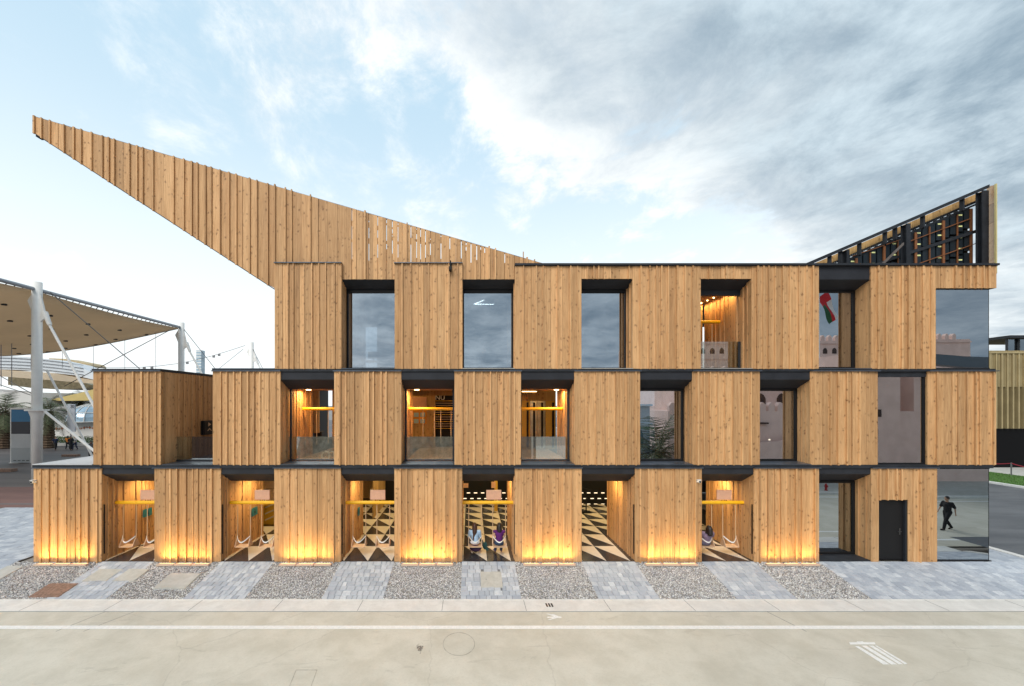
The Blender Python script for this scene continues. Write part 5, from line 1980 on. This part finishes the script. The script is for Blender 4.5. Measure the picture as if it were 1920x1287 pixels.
# planter with hedge and lawn
b = MB(); a_, c_ = GP(-120, 52), GP(176, 52)
b.box(a_.x, c_.x, 52 - D, 55 - D, GL, GL + .35)
tag(b.build('planter', white2), 'low white planter edge in front of the far pavilion', 'planter')
b = MB()
rl = random.Random(9)
for i in range(9000):
    x = rl.uniform(a_.x, c_.x); y = rl.uniform(52.1 - D, 54.8 - D); z = GL + .35 + rl.random() ** 1.6 * .75
    s_ = rl.uniform(.06, .14); q = [V(rl.uniform(-1, 1), rl.uniform(-1, 1), rl.uniform(-1, 1)) * s_ for _ in range(3)]
    b.add([V(x, y, z) + v_ for v_ in q], [(0, 1, 2)])
lf = new_mat('hedge leaves')
lf[2].inputs['Roughness'].default_value = .7
g_ = lf[1].node('ShaderNodeNewGeometry')
lf[1].put(lf[2].inputs['Base Color'], lf[1].mix(g_.outputs['Random Per Island'], (.035, .075, .015), (.12, .19, .05)))
M['leaf'] = lf[0]
tag(b.build('hedge', M['leaf']), kind='stuff')
pl = new_mat('palm leaflets')
g_ = pl[1].node('ShaderNodeNewGeometry')
pl[1].put(pl[2].inputs['Base Color'], pl[1].mix(g_.outputs['Random Per Island'], (.04, .06, .025), (.14, .17, .08)))
pl[2].inputs['Roughness'].default_value = .6
M['palm'] = pl[0]
M['bark'] = plain('palm bark', (.10, .065, .04), .9, var=.45, scale=6, bump=.8)


def palm(loc, h, crown, seed, label, n=34, tr=.32):
    rr = random.Random(seed)
    r = empty('palm_tree', (0, 0, 0), 0, label, 'palm tree')
    b = MB()
    k = 14
    pts = []; rad = []
    for i in range(k * 2 + 1):
        t_ = i / (k * 2)
        pts.append((.10 * math.sin(t_ * 2), .05 * math.sin(t_ * 3), h * t_)); rad.append(tr * (1.25 - .45 * t_) * (1.10 if i % 2 else .93))
    b.chain(pts, rad, 10)
    b.build('trunk', M['bark'], r)
    cr_ = MB(); rc = MB()
    top = Vector(pts[-1])
    for i in range(n):
        az = i * 2.39996 + rr.uniform(-.2, .2); el = R(78) - (i / n) * R(112) + rr.uniform(-.1, .1)
        L = crown * rr.uniform(.85, 1.1)
        dr_ = V(math.cos(az) * math.cos(el), math.sin(az) * math.cos(el), math.sin(el))
        p = top.copy(); seg = 9; prev = p.copy(); d_ = dr_.copy()
        rp_ = [p.copy()]
        for s_ in range(seg):
            d_ = (d_ + V(0, 0, -.13 - .03 * s_)).normalized()
            p = p + d_ * (L / seg)
            rp_.append(p.copy())
            side = d_.cross(V(0, 0, 1)).normalized()
            if s_ < 1: continue
            for q in range(3):
                o_ = prev.lerp(p, q / 3)
                ll = L * .30 * math.sin(math.pi * (s_ + q / 3 + .6) / (seg + 1.2)) + .05
                for sg in (-1, 1):
                    tip = o_ + (side * sg * .75 + d_ * .55 + V(0, 0, -.28 + rr.uniform(-.12, .12))).normalized() * ll
                    cr_.add([o_, o_ + d_ * .05 * L / 2.2, tip], [(0, 1, 2)])
            prev = p.copy()
        rc.chain(rp_, [.03 * (1 - .8 * j / seg) for j in range(seg + 1)], 4)
    tag(cr_.build('crown', M['palm'], r), kind='stuff')
    tag(rc.build('frond_stems', M['bark'], r), kind='stuff')
    r.location = loc
    return r


palm(GP(8, 49), 4.3, 3.3, 1, 'dark palm at the far left edge behind the banner', tr=.6)
palm(GP(90, 49.5), 4.3, 3.2, 2, 'palm with a thick brown trunk just right of the nearest mast', tr=.5)
palm(GP(150, 63), 5.5, 2.8, 3, 'distant palm crown between the number sign and the white dome')
# far people
fp = [(66, 'grey', 'navy', 46, 'person in grey behind the nearest mast'), (104, 'navy', 'black', 47, 'person in navy walking between the mast and the number sign'),
      (127, 'orange', 'black', 48, 'person in an orange top below the number sign'), (133, 'black', 'black', 47, 'person in black beside the one in orange'),
      (141, 'white', 'navy', 47.5, 'person in a white top and blue trousers right of the number sign'), (171, 'grey', 'black', 41, 'person half hidden by the upper timber box at its left edge'),
      (83, 'tan', 'grey', 50, 'person in tan standing by the palm trunk')]
for px_, a_, c_, d, lb_ in fp:
    walker(GP(px_, d), R(px_ * 37 % 360), CL[a_], CL[c_], lb_, .035, .2, 'mid' if px_ % 2 else 'none', .98, 'people on the plaza')
# timber kerbs on the plaza, slim tower on the skyline
for (pa, pb_, py_, d) in ((115, 142, 856.5, 42), (-20, 20, 885, 32)):
    p0, p1 = P(pa, py_, 750 * 5.5 / (py_ - VY)), P(pb_, py_, 750 * 5.5 / (py_ - VY))
    tag(MB().box(p0.x, p1.x, p0.y, p0.y + .5, GL, GL + .22).build('bench', M['rust']), 'low brown bench on the plaza %s' % ('right of the nearest mast' if pa > 0 else 'at the left edge'), 'bench')
tw = empty('tower', tuple(P(372, 757, 420)), 0, 'slim glass tower far away between the masts', 'tower')
c_ = P(372.5, 700, 420)
pw(MB().box(c_.x - 2.6, c_.x + 2.6, c_.y, c_.y + 6, -1, Z(657, 420 - D)).build('shaft', plain('bluish tower glass', (.35, .45, .52), .3, .2, var=.2, scale=.15)), tw)
for i in range(18):
    z_ = 12 + i * 3.0
    if z_ < Z(657, 420 - D) - 1: pw(MB().box(c_.x - 2.65, c_.x + 2.65, c_.y - .05, c_.y, z_, z_ + .8).build('floor_band', M['white']), tw)

# ------------------------------------------------------------------ right background: hall with golden fins
gb = empty('slatted_hall', (52, 22, 0), 0, 'hall clad in golden upright fins above a black ground floor', 'building')
goldf = plain('golden aluminium fin', (.43, .34, .18), .5, .3, var=.1, scale=1)
YG = 34 - D
yb0, yb1 = YG, YG + 30
x0_ = 44.3
pw(MB().box(x0_, x0_ + 26, yb0 + .4, yb1, 3.3, 9.6).build('upper_wall', plain('dark bronze wall', (.05, .042, .03), .6)), gb)  # even dark bronze colour behind the fins
pw(MB().box(x0_ + .1, x0_ + 26, yb0 + .3, yb1, 0, 3.3).build('black_base', plain('matt black base', (.008, .008, .009), .9, spec=.1)), gb)
finm = MB(); finm.box(-.045, .045, -.32, .0, 0, 1); fme = finm.mesh('fin', goldf)
pw(MB().box(x0_ + .02, x0_ + 26, yb0 + .365, yb0 + .395, 6.9, 9.7).build('upper_panel', plain('dull gold sheet', (.20, .16, .08), .6)), gb)
for i in range(44):
    o = put('fin', fme, gb, x0_ + .05 + i * .48, yb0 + .36, 3.35, 1.3, 1, 6.4)
    o.matrix_parent_inverse = Matrix.Translation(-gb.location)
    o = put('fin', fme, gb, x0_ + .05 + i * .1175, yb0 + .30, 6.9, .7, .6, 3.1)
    o.matrix_parent_inverse = Matrix.Translation(-gb.location)
for i in range(60):
    o = put('fin', fme, gb, x0_ - .0, yb0 + .4 + i * .4, 3.35, 1, 1, 6.4, R(-90))
    o.matrix_parent_inverse = Matrix.Translation(-gb.location)
pw(MB().box(x0_ - .05, x0_ + 26, yb0, yb1, 9.75, 9.9).build('parapet', goldf), gb)
rt = MB()
xr0 = P(1888, 640, 37).x
for xx in (xr0, xr0 + 1.1, xr0 + 2.2, xr0 + 3.3): rt.box(xx, xx + .12, 37 - D, 37 - D + .12, 9.9, 11.5)
rt.box(xr0 - .1, xr0 + 6, 37 - D - .3, 37 - D + 4, 11.5, 11.75)
pw(rt.build('roof_pavilion', M['char']), gb)
pw(MB().box(xr0 + .12, xr0 + 6, 37 - D + .15, 37 - D + .2, 9.9, 11.5).build('roof_glazing', glass_mat('roof glass', .3)), gb)
rw = empty('rope_barrier', (41, 16, 0), 0, 'red rope strung between short posts along the lawn', 'barrier')
b = MB()
for i in range(7): b.tube((41.0, 12 + i * 2.2, 0), (41.0, 12 + i * 2.2, 1.0), .04, n=8)
pw(b.build('post', M['cable']), rw)
b = MB()
for i in range(6):
    b.chain([(41.0, 12 + (i + t_ / 6) * 2.2, .95 - .18 * math.sin(math.pi * t_ / 6)) for t_ in range(7)], .03, 5)
pw(b.build('rope', plain('red rope', (.35, .02, .04), .7)), rw)

# ------------------------------------------------------------------ across the road, seen only in the glass
FT = plain('pink rendered fort wall', (.78, .58, .51), .85, var=.07, scale=1.2, bump=.2)
FTd = plain('dark arch opening', (.06, .035, .03), .7)
fort = empty('fort', (26, -17, 0), 0, 'pink rendered fort with battlements across the road, mirrored in the right-hand windows', 'building')
fz = KZ + .08
b = MB()
# battered gate tower and long walls
def batter(x0, x1, y0, y1, z0, z1, k=.05):
    h = (z1 - z0) * k
    b.add([(x0 - h, y0, z0), (x1 + h, y0, z0), (x1 + h, y1 + h, z0), (x0 - h, y1 + h, z0), (x0, y0, z1), (x1, y0, z1), (x1, y1, z1), (x0, y1, z1)],
          [(3, 2, 1, 0), (4, 5, 6, 7), (0, 1, 5, 4), (1, 2, 6, 5), (2, 3, 7, 6), (3, 0, 4, 7)])
batter(15.4, 46, -22, -16.0, fz, 4.9, .03)
batter(17.5, 29.5, -26, -19, 4, 8.0, .02)
b.prism([(28.3, -15.2), (31.5, -15.2), (33.4, -18.6), (33.4, -24), (28.3, -24)], 'z', fz, 9.2)
batter(33.6, 46, -24, -16.2, fz, 7.6, .03)
batter(22, 60, -44, -34, 4, 13.2, .01)
pw(b.build('wall', FT), fort)
b = MB()
for (x0, x1, y, z, w_, g_) in ((15.5, 28.2, -16.0, 4.9, .5, .2), (17.6, 25.4, -19, 8.0, .5, .5), (28.4, 31.4, -15.2, 9.2, .5, .42), (22.2, 59, -34, 13.2, .45, .42)):
    x = x0
    while x + w_ < x1:
        b.prism([(x, z), (x + w_, z), (x + w_, z + .42), (x + w_ * .75, z + .6), (x + w_ / 2, z + .68), (x + w_ * .25, z + .6), (x, z + .42)], 'y', y - .4, y)
        x += w_ + g_
tag(pw(b.build('battlement', FT), fort), kind='stuff')
b = MB(); b.box(22, 60, -34, -33.85, 12.8, 12.95); b.box(22, 60, -34, -33.85, 10.9, 11.05); pw(b.build('string_course', FT), fort)


def arch(cx, y, z0, w_, h, name='arch_window', mat=FTd):
    pts = [(cx - w_ / 2, z0), (cx + w_ / 2, z0), (cx + w_ / 2, z0 + h * .55), (cx + w_ * .3, z0 + h * .85), (cx, z0 + h), (cx - w_ * .3, z0 + h * .85), (cx - w_ / 2, z0 + h * .55)]
    return pw(MB().prism(pts, 'y', y, y + .04).build(name, mat), fort)


for i in range(26): arch(24 + i * 1.15, -34, 11.6, .55, .72)
for i in range(6): arch(19.46 + i * 1.76, -18.96, 5.35, .8, 1.0)
pw(MB().box(29.4, 30.1, -15.25, -15.18, 4.5, 5.05).build('slit', FTd), fort)
pw(MB().box(29.75, 29.85, -15.25, -15.18, 3.2, 3.6).build('slit', FTd), fort)
b = MB(); b.box(16, 29, -15.9, -15.2, fz, .9)
b.prism([(16.0, .9), (29.3, .9), (29.3, 4.2), (23.5, 2.6), (20.5, 2.4), (16.0, 2.2)], 'y', -15.5, -15.2)
pw(b.build('stair_wall', FT), fort)
pw(MB().box(22.3, 23.0, -15.98, -15.7, 3.9, 4.02).build('spout', FTd), fort)
for q in ((22.6, 2.75), (24.8, 3.2), (30.5, 7.8)):
    bb = MB(); bb.ball((q[0], -15.1, q[1]), .07, 8, 5); pw(bb.build('wall_lamp', M['lampw']), fort)
# flag
fl = empty('flag', (31.2, -20, 8), 0, 'red, white and green flag above the fort, mirrored in a top floor window', 'flag')
b = MB(); b.tube((30.6, -20, 5), (30.6, -20, 15.5), .06, n=8); pw(b.build('pole', M['white']), fl)
nx, nz = 12, 8
def flp(i, j):
    u = i / nx; v_ = j / nz
    return (31.3 + 1.0 * u - .75 * v_, -20 + .10 * math.sin(u * 7 + v_ * 5), 15.4 - 2.4 * u - .7 * v_ * (1 - .2 * u))
b = MB()
vs = [flp(i, j) for i in range(nx + 1) for j in range(nz + 1)]
for i in range(nx):
    for j in range(nz):
        b.mi = 0 if (j < 3 or i < 3) else (2 if j > 5 else 1)
        b.mi = 0 if i < 4 else (1 if j < 3 else (0 if j < 5 else 2))
        k0 = i * (nz + 1) + j
        b.f.append([k0, k0 + nz + 1, k0 + nz + 2, k0 + 1]); b.m.append(b.mi)
b.v = vs
pw(b.build('cloth', [plain('red flag cloth', (.55, .02, .03), .7), plain('white flag cloth', (.7, .68, .66), .7), plain('green flag cloth', (.02, .10, .04), .7)]), fl)
# hydrant
hy = empty('fire_hydrant', (23.75, -11.6, fz), 0, 'red fire hydrant by the far kerb, mirrored in the ground floor glass', 'hydrant')
redm = plain('red hydrant paint', (.40, .02, .02), .4)
b = MB(); b.tube((0, 0, 0), (0, 0, .08), .16, n=12); b.tube((0, 0, .08), (0, 0, .62), .11, n=12); b.ball((0, 0, .64), (.12, .12, .12), 12, 6); b.tube((0, 0, .7), (0, 0, .82), .035, n=8)
b.build('barrel', redm, hy)
b = MB(); b.tube((-.2, 0, .5), (.2, 0, .5), .055, n=10); b.tube((0, 0, .45), (0, .2, .45), .07, n=10); b.build('outlets', redm, hy)
hy.scale = (.6, .6, .6)
# palm and pale kiosk mirrored in the first glazed bay
palm((13.1, -12.9, fz), 2.3, 4.1, 5, 'palm across the road, mirrored in the first glazed bay of the middle storey', 34, .22)
kk = empty('kiosk', (12.45, -15.5, fz), 0, 'pale blue kiosk with an arched window across the road, mirrored in the glass', 'kiosk')
kc = plain('pale blue kiosk paint', (.42, .50, .58), .6, var=.05, scale=2)
MB().box(-.9, .9, -.9, .9, 0, 5.6).build('wall', kc, kk)
for z_ in (2.2, 4.2, 5.6): MB().box(-1.05, 1.05, -1.05, 1.05, z_, z_ + .16).build('cornice', kc, kk)
b = MB(); b.prism([(-.4, 2.7), (.4, 2.7), (.4, 3.5), (.25, 3.85), (0, 4.0), (-.25, 3.85), (-.4, 3.5)], 'y', .9, .94); b.build('arch_window', plain('teal window', (.03, .12, .16), .3), kk)
# low building with scalloped awning, stone mound with raised letters, mirrored in the balustrades
sh = empty('stall', (2.8, -17.6, fz), 0, 'white stall with a scalloped awning across the road, mirrored in a balustrade', 'stall')
MB().box(-2.6, 2.6, -1, 0, 0, 4.6).build('wall', plain('grey boards', (.30, .29, .28), .7, var=.1, scale=3), sh)
b = MB()
b.box(-1.5, 2.3, -.1, 1.0, 4.45, 4.62)
for i in range(19): b.prism([(-1.5 + i * .2, 4.45), (-1.3 + i * .2, 4.45), (-1.4 + i * .2, 4.2)], 'y', .97, 1.0)
b.build('awning', M['white'], sh)
for xx in (-1.4, 2.1): MB().box(xx, xx + .14, .8, .95, 0, 4.45).build('post', M['white'], sh)
b = MB()
rk = random.Random(8)
nx, ny = 60, 24
from mathutils import noise as mn
vs = []
for j in range(ny + 1):
    for i in range(nx + 1):
        x = -14 + 15 * i / nx
        t_ = j / ny
        folds = .35 * math.sin(x * 2.6 + 2 * mn.noise(V(x * .7, t_ * 1.2, 3))) + .2 * mn.noise(V(x * 1.7, t_ * 4, 1))
        h = 4.3 + .7 * mn.noise(V(x * .35, 0, 9))
        vs.append((x, -16.6 - 2.6 * t_ ** 1.5 + folds, fz + h * t_))
b.v = vs
for j in range(ny):
    for i in range(nx):
        k0 = j * (nx + 1) + i
        b.f.append([k0 + 1, k0, k0 + nx + 1, k0 + nx + 2]); b.m.append(0)
mound = empty('rock_wall', (-6, -17, fz), 0, 'folded beige artificial rock wall across the road, mirrored in the balustrades', 'wall')
pw(b.build('rock', plain('beige folded rock', (.40, .33, .25), .85, var=.25, scale=2.5, bump=.5), smooth=True), mound)
lt_ = text('GELATO', .95, (-8.0, -16.1, 1.1), (R(90), 0, R(180)), plain('cream letters', (.68, .62, .48), .6), None, 'lettering', .08)
tag(lt_, 'raised cream letters reading GELATO before the rock wall, mirrored in a balustrade', 'sign')
dk = empty('booth', (-22, -16, fz), 0, 'dark maroon booth with a leaning white tube across the road, mirrored in the terrace glass', 'booth')
MB().box(-7, 5, -3, 0, 0, 4.6).build('wall', plain('dark maroon boards', (.06, .03, .03), .7, var=.2, scale=2), dk)
b = MB(); b.tube((-1.4, .4, 4.0), (.2, .5, 0), .10); b.build('tube', M['white'], dk)
# long white roof mirrored low in the top windows
ww = MB()
pts = [(-9 + i * 2.6, 0) for i in range(26)]
for (za, zb_, off) in ((9.2, 9.9, 0), (8.2, 9.2, .2)):
    pass
tr_ = empty('white_roof', (40, -30, 9), 0, 'long curved grey edged roof behind the fort, mirrored in the corner window', 'roof')
b = MB()
b.prism([(33.4, 8.35), (36, 8.1), (58, 7.8), (58, 8.4), (44, 8.6), (36, 8.9), (33.4, 9.1)], 'y', -15.6, -15.0)
bb = b
pw(b.build('edge', plain('slate roof edge', (.10, .13, .16), .5)), tr_)
print('parts:', counts, 'objects', len(bpy.data.objects))
